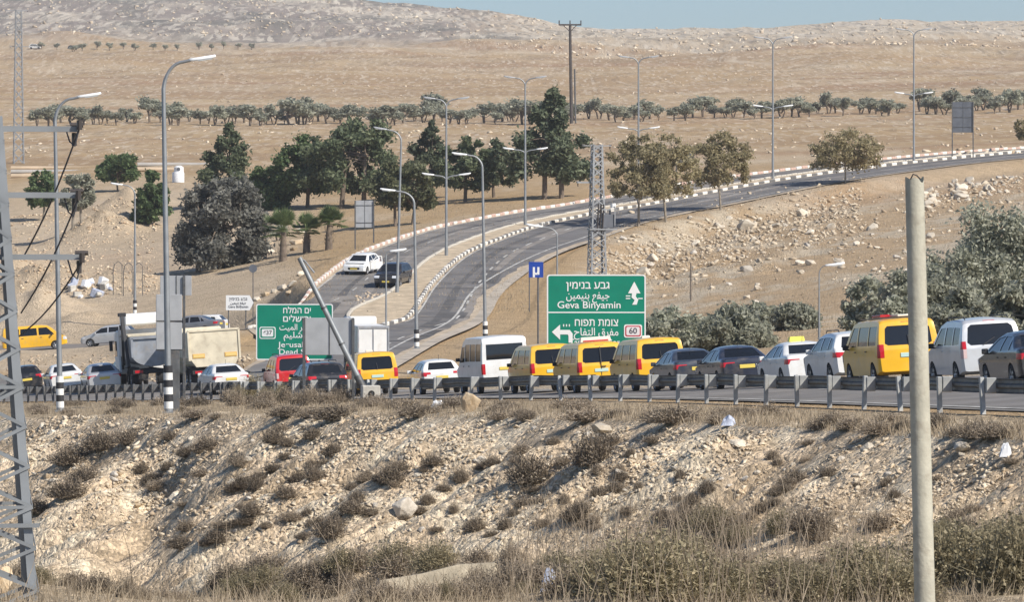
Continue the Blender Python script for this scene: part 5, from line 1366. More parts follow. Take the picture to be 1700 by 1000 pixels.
MB().box((.0, -.62, zz_(870)), (1.3, .03, .05)).build('brace', M_TOWER, near)
MB().box((.10, -.45, zz_(500)), (.12, .03, .62)).build('number_board', M_LET, near)
for i, (u0, v0, u1, v1, lb) in enumerate(((132, 213, 40, 425, 'black cable hanging from the top crossarm of the near pylon'), (130, 330, 35, 520, 'black cable hanging from the middle crossarm of the near pylon'), (136, 434, 30, 560, 'black cable hanging from the lowest crossarm of the near pylon'))):
    a = P(u0, v0, d); b_ = P(u1, v1, d + 1.2); o = empty('power_cable', a, 0, lb, 'cable', 'cables of the near pylon')
    pts = [(b_ - a) * t + Vector((0, 0, -.10 * math.sin(math.pi * t))) for t in np.linspace(0, 1, 9)]
    MB().tube(pts, .011, 6).build('strand', M_WIRE, o, True); MB().tube([(0, 0, -.02), (0, 0, .10)], .035, 8).build('clamp', M_INS, o)
    MB().tube([(0, 0, 0), (-.06, .02, -.22), (-.13, .1, -.16), (-.2, .3, .02)], .010, 6).build('jumper', M_WIRE, o, True)
# road-side pylon
x = (991 - UH) / F * 286; gz = H(x, 286) - .2
def z2_(v_): return -(v_ - VH) / F * 286 - gz
mid = pylon('grey lattice pylon with a transformer behind the big green sign', (x, 286, gz), z2_(240), 1.15, .55, 20, .085, .06, R(14), [(z2_(303), -1.15, .3, .10), (z2_(242), -.8, .8, .05)], M_TOWERD, False)
zt_ = z2_(375)
MB().box((.55, -.2, zt_ + .25), (.7, .5, .75)).tube([(.4, -.2, zt_ + .6), (.4, -.2, zt_ + .95)], .06, 8).tube([(.7, -.2, zt_ + .6), (.7, -.2, zt_ + .95)], .06, 8).build('transformer', M_BACKDK, mid, bevel=.03)
MB().box((.25, -.2, zt_ - .2), (1.6, .6, .08)).box((.6, -.5, zt_ + .9), (.9, .05, .05)).bar((.9, -.5, zt_), (.9, -.5, zt_ + 1.1), .05).build('platform', M_TOWERD, mid)
for xx in (-.15, .0, .15): MB().tube([(xx + .05, -.45, zt_ - .3), (xx + .12, -.45, zt_ + 1.2)], .04, 8).build('switch_rod', M_INS, mid, True)
MB().tube([(.85, -.3, zt_ + 1.0), (.85, -.3, zt_ + 1.25)], .16, 10).build('lamp_globe', M_LAMPH, mid, True)
# far pylon
b0 = G(31, 272, 300); far = pylon('distant thin lattice pylon at the upper left', b0, px(256, b0.y), 1.5, .9, 16, .13, .10, R(10), [(px(255, b0.y), -1.9, 1.3, .12), (px(195, b0.y), -1.2, 3.0, .10)], M_TOWERD, False)
# wooden T pole
b0 = G(949, 205, 300, 1200); hh = px(205 - 40, b0.y); r_ = empty('utility_pole', b0, 0, 'dark T-shaped utility pole behind the big pine', 'utility pole')
M_DKW = mat('dark_wood', (.07, .06, .055), .85, var=.2, scale=2)
MB().tube([(0, 0, -1), (-.3, 0, hh)], [.34, .24], 10).build('pole', M_DKW, r_, True)
MB().box((-.3, -.2, hh - .1), (px(38, b0.y), .22, .3)).build('crossarm', M_DKW, r_, bevel=.03)
for s in (-1, 0, 1): MB().tube([(-.3 + s * px(18, b0.y), -.2, hh), (-.3 + s * px(18, b0.y), -.2, hh + .7)], .11, 8).build('insulator', M_INS, r_, True)
for s in (-1, 1): MB().bar((-.3, -.2, hh - 1.4), (-.3 + s * 1.2, -.2, hh - .2), .14).build('brace', M_DKW, r_)
MB().tube([(.75, .3, -1), (.55, .3, hh * .55)], .16, 8).build('steel_prop', M_GALV, r_, True)
# ------------------------------------------------------------------ vegetation
def quads(cent, size, aspect=1.0, flat=0.0, dirs=None, rg=rng):
    """random leaf quads; flat>0 biases normals upwards"""
    n = len(cent); a = rg.normal(size=(n, 3)) if dirs is None else dirs + rg.normal(size=(n, 3)) * .35
    a[:, 2] *= (1 - flat); a /= np.linalg.norm(a, axis=1, keepdims=True) + 1e-9
    r = rg.normal(size=(n, 3)); b = np.cross(a, r); b /= np.linalg.norm(b, axis=1, keepdims=True) + 1e-9
    s = size * rg.uniform(.6, 1.35, (n, 1)); a = a * s * .5 * aspect; b = b * s * .5
    v = np.stack([cent - a - b * .5, cent - a * .1 + b, cent + a, cent - a * .1 - b], 1).reshape(-1, 3)
    f = np.arange(4 * n).reshape(n, 4); return v, f
def crown_mesh(name, clumps, n, size, m, aspect=1.6, flat=.2, shell=.55, seed=1, patch=None):
    rg = np.random.default_rng(seed)
    cl = np.array(clumps, float); vol = cl[:, 3] ** 2.2; pick = rg.choice(len(cl), n, p=vol / vol.sum())
    d = rg.normal(size=(n, 3)); d /= np.linalg.norm(d, axis=1, keepdims=True)
    rr = cl[pick, 3:4] * np.abs(rg.normal(.62, .34, (n, 1)))
    c = cl[pick, :3] + d * rr * np.array([1, 1, .82]); c[:, 2] = np.maximum(c[:, 2], .02)
    ctr = cl[:, :3].mean(0); out = (c - ctr); out /= np.linalg.norm(out, axis=1, keepdims=True) + 1e-9
    v, f = quads(c, size, aspect, flat, rg=rg)
    me = np_mesh(name, v, f)
    tone = np.clip(rg.normal(.5, .22, n) + .25 * (rg.random(len(cl))[pick] - .5), 0, 1)
    add_attr(me, 'var', np.repeat(tone, 4)); me.materials.append(m); return me
M_BARK = mat('bark', (.16, .125, .095), .9, var=.25, scale=3, bump=.02); M_BARKG = mat('bark_grey', (.26, .225, .18), .9, var=.2, scale=3, bump=.02)
def LF(n, a, b, t=.3): return leaf_mat(n, a, b, trans=t)
LM = dict(
  pine=LF('pine_needles', (.080, .112, .062), (.225, .255, .145), .4), darkpine=LF('dark_needles', (.075, .102, .066), (.205, .230, .140), .4),
  tamarisk=LF('grey_needles', (.095, .098, .086), (.270, .262, .225), .4), ficus=LF('ficus_leaves', (.085, .105, .052), (.265, .270, .150), .4),
  green=LF('green_leaves', (.062, .112, .045), (.185, .240, .105), .4), olive=LF('olive_leaves', (.225, .238, .170), (.500, .500, .400), .4),
  sparse=LF('dry_tree_leaves', (.20, .18, .095), (.48, .41, .25), .45), palm=LF('palm_leaves', (.08, .13, .045), (.24, .30, .13), .4),
  scrub=LF('scrub_twigs', (.19, .150, .110), (.40, .33, .245), .2), scrubdark=LF('scrub_dark', (.125, .10, .075), (.30, .245, .18), .2),
  scrubgreen=LF('scrub_green', (.150, .135, .080), (.40, .335, .21), .3), straw=LF('straw', (.26, .205, .14), (.47, .385, .27), .2), stalk=LF('stalks', (.26, .20, .14), (.42, .34, .25), .1))

def clump_set(kind, w, h, seed):
    """crown lobes for a tree of width w and height h standing at the origin: (x,y,z,r)"""
    r = random.Random(seed); out = []
    if kind == 'pine':                     # tall irregular cone
        n = 44
        for i in range(n):
            t = i / (n - 1); z = h * (.18 + .78 * t); ww = w * .60 * (1 - t ** 1.9) * r.choice((.3, .55, .8, 1.0, 1.15)) * r.uniform(.8, 1.05); a = r.uniform(0, 6.28)
            out.append((math.cos(a) * ww * .75, math.sin(a) * ww * .75, z + r.uniform(-.03, .03) * h, w * (.06 + .085 * (1 - t)) * r.uniform(.7, 1.3)))
        out.append((0, 0, h * .95, w * .06))
    elif kind == 'shrub':                  # crown down to the ground, billowy
        for i in range(64):
            a = r.uniform(0, 6.28); q = math.sqrt(r.random()); z = h * (.06 + .84 * r.random() * (1 - .45 * q * q))
            out.append((math.cos(a) * q * w * .40, math.sin(a) * q * w * .36, z, w * r.uniform(.07, .13)))
    elif kind == 'round':
        for i in range(46):
            a = r.uniform(0, 6.28); q = math.sqrt(r.random()); z = h * (.30 + .62 * r.random() * (1 - .4 * q * q))
            out.append((math.cos(a) * q * w * .42, math.sin(a) * q * w * .40, z, w * r.uniform(.07, .13)))
    elif kind == 'spread':                 # leaning flat-topped pines
        for i in range(64):
            a = r.uniform(0, 6.28); q = math.sqrt(r.random()); z = h * (.20 + .74 * r.random() * (1 - .5 * q))
            out.append((math.cos(a) * q * w * .46 + .14 * w * (z / h - .4), math.sin(a) * q * w * .34, z, w * r.uniform(.055, .11)))
    elif kind == 'sparse':
        for i in range(90):
            a = r.uniform(0, 6.28); q = math.sqrt(r.random()); z = h * (.32 + .64 * r.random() * (1 - .35 * q * q))
            out.append((math.cos(a) * q * w * .43, math.sin(a) * q * w * .4, z, w * r.uniform(.05, .11)))
    elif kind == 'olive':
        for i in range(12):
            a = r.uniform(0, 6.28); q = math.sqrt(r.random()); z = h * (.46 + .40 * r.random())
            out.append((math.cos(a) * q * w * .34, math.sin(a) * q * w * .34, z, w * r.uniform(.13, .21)))
    return out
TREE = dict(pine=('pine', 5200, 0.223, 2.0, .2), darkpine=('pine', 5200, 0.211, 2.0, .2))
def tree(name, label, u, vb, w_px, h_px, shape, leaf, n, size, seed, trunks=1, group=None, d=None, trunk_r=.022, bark=None, cat='tree', dmin=200, flat=.25, aspect=1.7, split=.35, lean=0.0):
    b0 = G(u, vb, dmin) if d is None else onground(u, d)
    if d is not None: h_px = h_px + (458 - b0.z * F / d - vb)
    w = px(w_px, b0.y); h = px(h_px, b0.y)
    root = empty(name, b0, 0, label, cat, group)
    cl = clump_set(shape, w, h, seed)
    r = random.Random(seed + 5)
    mb = MB()
    for k in range(trunks):
        off = (k - (trunks - 1) / 2) * w * .22
        tip = Vector((off * .6 + lean * w, 0, h * (.72 if shape == 'pine' else .58)))
        rr = max(.05, h * trunk_r); mid = Vector((off + r.uniform(-.04, .04) * w, r.uniform(-.03, .03) * w, h * split))
        mb.tube([(off, 0, -.4), mid, tip], [rr * 1.2, rr * .85, rr * .3], 7)
        for c in r.sample(cl, min(9, len(cl))):
            st = mid.lerp(tip, r.uniform(0, .6)); c = Vector(c[:3])
            mb.tube([st, st.lerp(c, .5) + Vector((0, 0, h * .03)), c], [rr * .45, rr * .28, rr * .1], 5)
    mb.build('trunk', bark or M_BARK, root, True)
    mesh_obj('crown', crown_mesh('crown', cl, n, size, LM[leaf], aspect, flat, .45, seed), None, root)
    return root
tree('grey_shrub_tree', 'large billowy dark grey-green tree with its crown down to the ground', 366, 446, 168, 182, 'shrub', 'tamarisk', 30000, 0.211, 11, 3, aspect=2.0)
tree('pine_tree', 'dark conical pine rising behind the large grey tree', 381, 340, 104, 138, 'pine', 'pine', 9000, 0.260, 12, group='pines behind the junction')
tree('green_bush_tree', 'dense dark green tree standing in the earth yard at the left', 196, 318, 76, 72, 'round', 'green', 10000, 0.260, 13, cat='tree', split=.2)
tree('eucalyptus_tree', 'grey-green tree with two pale trunks over the rubble at the left', 128, 376, 66, 100, 'round', 'olive', 7200, 0.211, 14, 2, bark=M_BARKG, group='loose trees in the yard')
tree('dark_tree', 'dark leafy tree with one trunk at the left edge of the yard', 72, 366, 62, 92, 'round', 'green', 7200, 0.223, 15, 1, bark=M_BARKG, group='loose trees in the yard')
tree('green_bush_tree', 'dark shrubby tree left of the large grey tree', 250, 372, 72, 96, 'shrub', 'green', 10000, 0.236, 16)
tree('green_bush_tree', 'bright green bushy tree right of the large grey tree', 448, 348, 92, 84, 'shrub', 'green', 10400, 0.236, 17)
tree('pine_tree', 'wide leaning pine with a broad crown above the palms', 585, 345, 168, 182, 'spread', 'pine', 20000, 0.248, 18, 2, lean=.06, group='pines behind the junction')
tree('pine_tree', 'dense green pine directly behind the palms', 510, 345, 132, 140, 'spread', 'green', 13000, 0.248, 19, 1, group='pines behind the junction')
tree('ficus_tree', 'round broadleaf tree above the grey sign back', 670, 375, 124, 120, 'round', 'ficus', 13000, 0.223, 20, 2, split=.22)
tree('pine_tree', 'slim pine behind the round broadleaf tree', 716, 330, 84, 130, 'pine', 'darkpine', 7200, 0.260, 21, group='pines behind the junction')
tree('pine_tree', 'pine with a bare lower trunk right of the round broadleaf tree', 772, 336, 104, 132, 'spread', 'pine', 10400, 0.248, 22, group='pines behind the junction')
tree('pine_tree', 'small green pine left of the median lamp post', 820, 328, 80, 118, 'spread', 'darkpine', 7200, 0.248, 23, group='pines behind the junction')
tree('pine_tree', 'tallest dark pine in the middle beside the utility pole', 918, 330, 128, 188, 'pine', 'darkpine', 19000, 0.260, 24, 2, group='pines behind the junction', flat=.35)
tree('street_tree', 'sparse yellowing street tree left of the pair, beside the pylon', 1060, 376, 122, 162, 'sparse', 'sparse', 8400, 0.161, 25, group='sparse street trees', flat=0, trunk_r=.013, bark=M_BARKG)
tree('street_tree', 'sparse yellowing street tree right of the pair, with a pale trunk', 1106, 369, 122, 154, 'sparse', 'sparse', 8400, 0.161, 26, group='sparse street trees', flat=0, trunk_r=.013, bark=M_BARKG)
tree('street_tree', 'sparse street tree with a rounded crown standing alone by the road', 1197, 349, 112, 132, 'sparse', 'sparse', 8800, 0.161, 27, group='sparse street trees', flat=0, trunk_r=.013, bark=M_BARKG)
tree('street_tree', 'sparse low street tree right of the double lamp post, with a wide crown', 1403, 305, 130, 92, 'sparse', 'sparse', 7200, 0.161, 28, group='sparse street trees', flat=0, trunk_r=.014, bark=M_BARKG)
tree('street_tree', 'sparse street tree cut by the right edge of the photo', 1712, 250, 60, 60, 'sparse', 'sparse', 4400, 0.161, 29, group='sparse street trees', flat=0, trunk_r=.014, bark=M_BARKG)
# grey-green olive trees on the right
OB = [(1660, 545, 290, 215, 'largest grey-green olive tree at the right edge'), (1545, 560, 190, 140, 'grey-green olive tree directly behind the grey pole'), (1450, 560, 120, 104, 'small olive bush left of the grey pole'),
      (1600, 590, 150, 120, 'olive bush above the roof of the silver minivan'), (1700, 600, 160, 140, 'low olive bush at the right edge above the dark car'),
      (1320, 548, 96, 48, 'small grey olive bush above the white sedan'), (1215, 580, 165, 70, 'grey olive bush above the black sedan'), (1128, 590, 140, 84, 'grey olive bush just right of the big green sign'), (1258, 545, 95, 44, 'little olive bush on the slope behind the black sedan'), (1675, 490, 190, 140, 'upper olive bush highest on the slope at the right edge'), (1580, 520, 160, 110, 'olive bush right of the grey pole, below the upper one'), (1500, 575, 110, 90, 'olive bush above the yellow minibus roof')]
for i, (u, vb, w_, h_, lb) in enumerate(OB):
    tree('olive_bush', lb, u, vb, w_, h_, 'shrub', 'olive', int(3600 + w_ * 66), .125, 40 + i, 2, group='olive bushes on the right slope', dmin=195, flat=0, aspect=2.0, bark=M_BARKG)
# far row of olive trees: four shapes, copied
far_rng = random.Random(77)
protos = []
for k in range(5):
    cl = clump_set('olive', 1.0, 1.0, 60 + k); me = crown_mesh('crown', cl, 1500, .07, LM['olive'], 1.6, .1, .3, 60 + k)
    t = MB(); r = random.Random(k)
    for q in range(2):
        dx_ = r.uniform(-.12, .12); t.tube([(dx_ * .3, 0, -.08), (dx_, r.uniform(-.1, .1), .3), (dx_ * 2, 0, .55)], [.035, .028, .012], 5)
    for c in r.sample(cl, 5): t.tube([(dx_ * .5, 0, .25), (c[0], c[1], c[2])], [.02, .006], 4)
    tm = t.mesh('trunk', True); tm.materials.append(M_BARK); protos.append((me, tm))
def small_tree(name, label, u, vb, w_px, h_px, k, group, dmin=300, cat='tree'):
    b0 = G(u, vb, dmin); o = empty(name, b0, far_rng.uniform(0, 6.28), label, cat, group); me, tm = protos[k % 5]
    s = px(w_px, b0.y) * 1.1; h = px(h_px, b0.y) * 1.12
    o.scale = (s, s, h); mesh_obj('crown', me, None, o); mesh_obj('trunk', tm, None, o)
u = 62.0; i = 0
while u < 1712:
    vb = np.interp(u, [0, 850, 1700], [207, 204, 184]) + far_rng.uniform(-4, 4)
    gap = far_rng.random() < .05
    if not gap:
        sz = far_rng.choice((1, 1, 1, .8, 1.15)) * far_rng.uniform(28, 48) * (1.0 if u < 1000 else .92)
        small_tree('olive_tree', 'grey-green olive tree in the long row across the far field', u, vb, sz, sz * far_rng.uniform(.58, .84), i, 'olive trees in the far row')
    u += far_rng.uniform(9, 19); i += 1
for i in range(16):
    u = 70 + i * 23 + far_rng.uniform(-8, 8)
    small_tree('field_tree', 'tiny tree at the foot of the left hill', u, 83 + far_rng.uniform(-2, 3), far_rng.uniform(9, 18), far_rng.uniform(9, 14), i, 'tiny trees below the left hill')
# palms
def palm(label, u, vb, h_px, w_px, seed):
    b0 = G(u, vb, 250); h = px(h_px, b0.y); w = px(w_px, b0.y) * 1.3; r = random.Random(seed); root = empty('palm_tree', b0, 0, label, 'palm', 'young fan palms by the road')
    mb = MB(); ht = h * .52; mb.tube([(0, 0, -.3), (0, 0, ht * .4), (.05, 0, ht)], [.36, .30, .22], 10); mb.build('trunk', M_BARK, root, True)
    hk = MB()
    for k in range(46):
        z = ht * r.uniform(.05, 1); a = r.uniform(0, 6.28); rr = .40 - .1 * z / ht
        hk.add([(rr * math.cos(a - .2), rr * math.sin(a - .2), z), (rr * math.cos(a + .2), rr * math.sin(a + .2), z), ((rr + .16) * math.cos(a), (rr + .16) * math.sin(a), z + .24)], [(0, 1, 2)])
    tag(hk.build('leaf_bases', M_BARKG, root), kind='stuff')
    V = []; FF = []; T = []
    for k in range(34):
        a = r.uniform(0, 6.28); e = r.uniform(-.2, 1.45); L = w * .5 * r.uniform(.8, 1.1); dv = Vector((math.cos(a) * math.cos(e), math.sin(a) * math.cos(e), math.sin(e)))
        st = Vector((0, 0, ht)); c = st + dv * L * .5; sd_ = dv.cross(Vector((0, 0, 1))).normalized(); up_ = sd_.cross(dv)
        tn = r.random()
        for q in range(13):
            t = (q - 6) / 6 * 1.15; fd = (dv * math.cos(t) + sd_ * math.sin(t)).normalized(); tipp = c + fd * L * .62 * (1 - .15 * abs(t)) - Vector((0, 0, .10 * L * abs(t)))
            pw = sd_ * math.cos(t) * .085 - dv * math.sin(t) * .085
            n0 = len(V); V += [c - pw * .3, c + fd * L * .25 + pw, tipp, c + fd * L * .25 - pw]; FF.append((n0, n0 + 1, n0 + 2, n0 + 3)); T += [min(1, max(0, tn + r.uniform(-.2, .2)))] * 4
        n0 = len(V); q_ = sd_ * .03; V += [st - q_, st + q_, c + q_, c - q_]; FF.append((n0, n0 + 1, n0 + 2, n0 + 3)); T += [.9] * 4
    me = np_mesh('fronds', np.array([tuple(v) for v in V]), np.array(FF)); add_attr(me, 'var', T); me.materials.append(LM['palm']); mesh_obj('fronds', me, None, root)
palm('stout young palm, leftmost of three beside the road', 470, 434, 92, 66, 1)
palm('short young palm, middle of three beside the road', 509, 420, 66, 50, 2)
palm('slender young palm, rightmost of three beside the road', 546, 415, 80, 52, 3)
small_tree('roadside_bush', 'low grey bush at the foot of the left palm', 462, 400, 40, 24, 2, 'low bushes among the palms', 250, 'bush')

# dry shrubs: thorny cushions of twigs -------------------------------------------------
def twig_mesh(seed, n, leaf, h=1.0, fine=.012, droop=0.0, leafy=0, leafsize=.05):
    rg = np.random.default_rng(seed)
    base = rg.normal(size=(n, 3)) * [.12, .12, .0]
    d = rg.normal(size=(n, 3)); d[:, 2] = np.abs(d[:, 2]) * .9 + .08; d /= np.linalg.norm(d, axis=1, keepdims=True)
    L = rg.uniform(.35, 1.0, (n, 1)); a0 = base + d * L * rg.uniform(.0, .55, (n, 1)) * [.55, .55, h]
    d2 = d + rg.normal(size=(n, 3)) * .42; d2 /= np.linalg.norm(d2, axis=1, keepdims=True)
    a1 = a0 + d2 * rg.uniform(.12, .34, (n, 1)) * [.55, .55, h]
    sd_ = np.cross(d2, rg.normal(size=(n, 3))); sd_ /= np.linalg.norm(sd_, axis=1, keepdims=True); sd_ *= fine * rg.uniform(.6, 1.4, (n, 1))
    v = np.stack([a0 - sd_, a0 + sd_, a1 + sd_ * .5, a1 - sd_ * .5], 1).reshape(-1, 3); f = np.arange(4 * n).reshape(n, 4); tn = np.repeat(np.clip(rg.normal(.5, .25, n), 0, 1), 4)
    if leafy:
        k = rg.integers(0, n, leafy); c = a1[k] + rg.normal(size=(leafy, 3)) * .03; lv, lf = quads(c, leafsize, 1.8, 0, rg=rg); f = np.concatenate([f, lf + len(v)]); v = np.concatenate([v, lv]); tn = np.concatenate([tn, np.repeat(np.clip(rg.normal(.6, .25, leafy), 0, 1), 4)])
    v[:, 2] = np.maximum(v[:, 2], -.02)
    me = np_mesh('twigs', v, f); add_attr(me, 'var', tn); me.materials.append(LM[leaf]); return me
SH = [twig_mesh(300 + k, 1800, 'scrub', .8, .0075, leafy=2200, leafsize=.026) for k in range(3)] + [twig_mesh(310 + k, 1500, 'scrubdark', .85, .0075, leafy=2600, leafsize=.026) for k in range(3)] + [twig_mesh(320 + k, 2600, 'scrubgreen', 1.0, .0045, leafy=6500, leafsize=.022) for k in range(2)]
stem_me = MB().tube([(0, 0, -.15), (.02, 0, .12)], [.035, .02], 6).tube([(0, 0, -.1), (-.08, .04, .15)], [.025, .012], 6).mesh('stem', True); stem_me.materials.append(M_BARKG)
shrub_seed = random.Random(5)
def shrub(p, w, h, kind, label, group, name='dry_shrub'):
    o = empty(name, p, shrub_seed.uniform(0, 6.28), label, 'shrub', group); o.scale = (w, w, h)
    mesh_obj('twigs', SH[kind], None, o); mesh_obj('stem', stem_me, None, o); return o
def shrub_px(u, v, w_px, h_px, kind, label, group, dmin=62, dmax=260, name='dry_shrub'):
    b0 = G(u, v, dmin, dmax); w = px(w_px, b0.y) / 1.05; h = px(h_px, b0.y) / .85
    return shrub(b0 - Vector((0, 0, .03)), w, h, kind, label, group, name)
VS = 'dry thorny shrub on the verge between guard rail and slope'
for i in range(72):                          # verge
    u = shrub_seed.uniform(60, 1720); v = np.interp(u, [0, 300, 600, 1000, 1300, 1500, 1700], [672, 676, 672, 680, 692, 704, 716]) + shrub_seed.uniform(-3, 20)
    if 880 < u < 1500 and shrub_seed.random() < .35: continue
    s_ = np.interp(u, [0, 800, 1700], [.7, .9, 1.2]) * shrub_seed.uniform(.6, 1.25)
    shrub_px(u, v, 62 * s_, 30 * s_, shrub_seed.choice((0, 0, 1, 2, 3)), VS, 'shrubs on the verge', 95)
for (u, v, w_, h_) in ((1120, 700, 120, 50), (560, 695, 120, 42), (700, 690, 110, 38), (980, 697, 120, 36), (1275, 690, 60, 40), (480, 690, 90, 30), (330, 692, 80, 26)):
    shrub_px(u, v, w_, h_, shrub_seed.choice((0, 3)), VS, 'shrubs on the verge', 95)
for i in range(20):                          # scrub in front of the beige truck and red van
    shrub_px(shrub_seed.uniform(385, 575), shrub_seed.uniform(662, 676), shrub_seed.uniform(30, 55), shrub_seed.uniform(25, 58), shrub_seed.choice((0, 1, 6)), 'tall grey scrub in front of the red cars', 'tall scrub at the rail')
DS = 'dark shrub clinging to the rubble slope'
for (u, v, w_, h_) in ((120, 770, 90, 55), (165, 745, 80, 50), (215, 735, 70, 40), (110, 825, 90, 50), (140, 800, 70, 45), (60, 850, 70, 40), (345, 745, 60, 36), (455, 735, 56, 40), (465, 720, 50, 30), (395, 770, 46, 30), (425, 815, 40, 50), (310, 880, 46, 30), (585, 850, 60, 36), (650, 800, 60, 50), (545, 890, 70, 60), (880, 800, 100, 80), (985, 770, 100, 90), (1010, 740, 60, 40), (560, 880, 50, 40), (720, 770, 50, 30), (300, 910, 60, 40), (790, 880, 46, 40)):
    shrub_px(u, v, w_, h_, shrub_seed.choice((3, 4, 5)), DS, 'shrubs on the rubble slope', 76)
for (u0, v0) in ((330, 745), (470, 760), (600, 830), (760, 800), (900, 830), (1040, 800), (560, 760), (1180, 820), (1330, 800), (420, 850)):
    for k in range(5):
        shrub_px(u0 - k * 22 + shrub_seed.uniform(-8, 8), v0 + k * 15 + shrub_seed.uniform(-6, 6), shrub_seed.uniform(28, 62), shrub_seed.uniform(18, 40), shrub_seed.choice((3, 4, 5)), DS, 'shrubs on the rubble slope', 76)
for i in range(70):
    u = shrub_seed.uniform(230, 1700); v = shrub_seed.uniform(725, 880)
    shrub_px(u, v, shrub_seed.uniform(22, 52), shrub_seed.uniform(14, 34), shrub_seed.choice((0, 1, 2, 3, 4)), 'small dry shrub scattered over the rubble slope', 'small shrubs on the rubble slope', 76)
NB = 'leafy brown-green bush on the near bank at the bottom of the photo'
BP = ['largest', 'left end of the', 'right end of the', 'middle', 'pole-side one of the', 'rightmost', 'low', 'upper', 'upper right', 'small', 'pole-foot one of the', 'highest one of the']
for i_, (u, v, w_, h_, k_) in enumerate(((1080, 1000, 260, 150, 6), (1010, 985, 160, 110, 7), (1190, 1000, 170, 110, 7), (1440, 985, 200, 120, 6), (1600, 970, 230, 150, 7), (1690, 985, 200, 170, 6), (1360, 1005, 160, 90, 7), (1130, 940, 150, 80, 6), (1670, 920, 160, 90, 7), (1290, 980, 150, 80, 6), (1490, 1010, 180, 100, 7), (1570, 905, 110, 60, 6))):
    shrub_px(u, min(v, 997), w_, h_, k_, BP[i_] + ' leafy brown-green bushes on the near bank' if 'the' in BP[i_] else BP[i_] + ' leafy brown-green bush on the near bank', 'leafy bushes on the near bank', 58, 130, 'leafy_bush')
for i in range(120):
    u = shrub_seed.uniform(-20, 1720); v = shrub_seed.uniform(935, 1000) if u < 880 else shrub_seed.uniform(860, 1000)
    shrub_px(u, v, shrub_seed.uniform(40, 110), shrub_seed.uniform(28, 70), shrub_seed.choice((0, 1, 2, 2, 3, 6)), 'tangled dry shrub low on the near bank', 'dry shrubs on the near bank', 58, 130)

for (u, v, w_, h_) in ((640, 998, 90, 60), (700, 999, 80, 50), (760, 998, 90, 66), (812, 996, 80, 70), (610, 996, 60, 46), (850, 985, 110, 90), (900, 975, 110, 80), (940, 990, 110, 90)):
    shrub_px(u, v, w_, h_, shrub_seed.choice((0, 1, 2)), 'tangled dry shrub low on the near bank', 'dry shrubs on the near bank', 56, 90)

# dry grass as one mass per place -------------------------------------------------------
def grass(name, us, vs_, hmin, hmax, width, leaf, label, dmin, dmax, seed, lean=.35):
    rg = np.random.default_rng(seed); p = Gmany(us, vs_, dmin, dmax); n = len(p)
    h = rg.uniform(hmin, hmax, (n, 1)); tip = p + np.concatenate([rg.normal(size=(n, 2)) * h * lean, h], 1)
    a = rg.uniform(0, 6.28, n); s = np.stack([np.cos(a), np.sin(a) * .3, 0 * a], 1) * width * rg.uniform(.6, 1.4, (n, 1))
    mid = (p + tip) / 2 + rg.normal(size=(n, 3)) * h * .06
    v = np.stack([p - s - [0, 0, .04], p + s - [0, 0, .04], mid + s * .7, mid - s * .7, tip], 1).reshape(-1, 3)
    i = np.arange(n)[:, None] * 5; f4 = i + np.array([[0, 1, 2, 3]]); f3 = i + np.array([[3, 2, 4]])
    me = bpy.data.meshes.new(name); me.from_pydata(v.tolist(), [], f4.tolist() + f3.tolist()); me.update()
    add_attr(me, 'var', np.repeat(np.clip(rg.normal(.5, .25, n), 0, 1), 5))
    o = mesh_obj(name, me, LM[leaf]); tag(o, label, 'grass', kind='stuff')
rg = np.random.default_rng(99)
n = 11000; us = rg.uniform(-60, 1760, n); vs_ = np.interp(us, [0, 300, 600, 1000, 1300, 1500, 1700], [668, 672, 668, 674, 686, 700, 708]) + rg.uniform(0, 26, n)
grass('verge_grass', us, vs_, .06, .26, .010, 'straw', 'dry straw-coloured grass along the verge of the main road', 95, 262, 1)
n = 15000; us = rg.uniform(-60, 1760, n); vs_ = np.where(us < 880, rg.uniform(925, 1040, n), rg.uniform(835, 1040, n))
grass('bank_grass', us, vs_, .08, .34, .005, 'straw', 'tangled dry grass covering the near bank', 56, 120, 2, .5)
n = 900; us = np.concatenate([rg.uniform(1080, 1260, 300), rg.uniform(840, 1080, 250), rg.uniform(1280, 1480, 200), rg.uniform(0, 700, 150)]); vs_ = rg.uniform(860, 1030, n)
grass('dry_stalks', us, vs_, .6, 1.5, .0055, 'stalk', 'tall thin dry stalks rising from the near bank', 56, 120, 3, .22)
n = 6000; us = rg.uniform(430, 880, n); vs_ = rg.uniform(330, 520, n)
grass('roadside_grass', us, vs_, .08, .25, .02, 'straw', 'thin dry grass on the earth beside the hill road', 300, 560, 4)
n = 9000; us = rg.uniform(1000, 1740, n); vs_ = rg.uniform(310, 560, n)
grass('slope_grass', us, vs_, .10, .30, .018, 'straw', 'thin dry grass on the stony slope right of the hill road', 200, 480, 5)
# ------------------------------------------------------------------ stones
def hull(seed, n=16, flat=.75):
    """angular rock: convex hull of random points"""
    r = random.Random(seed); bm = bmesh.new()
    for _ in range(n):
        d = Vector((r.gauss(0, 1), r.gauss(0, 1), r.gauss(0, 1))).normalized() * r.uniform(.36, .56); bm.verts.new((d.x, d.y, d.z * flat))
    q = bmesh.ops.convex_hull(bm, input=bm.verts); bmesh.ops.delete(bm, geom=[v for v in bm.verts if not v.link_faces], context='VERTS'); bmesh.ops.recalc_face_normals(bm, faces=bm.faces)
    return bm
def stone_mesh(seed, n=26, flat=.8):
    bm = hull(seed, n, flat); es = [e for e in bm.edges if len(e.link_faces) == 2 and e.calc_face_angle(0) > .35]
    bmesh.ops.bevel(bm, geom=es, offset=.022, segments=1, affect='EDGES', clamp_overlap=True)
    me = bpy.data.meshes.new('stone'); bm.to_mesh(me); bm.free(); return me
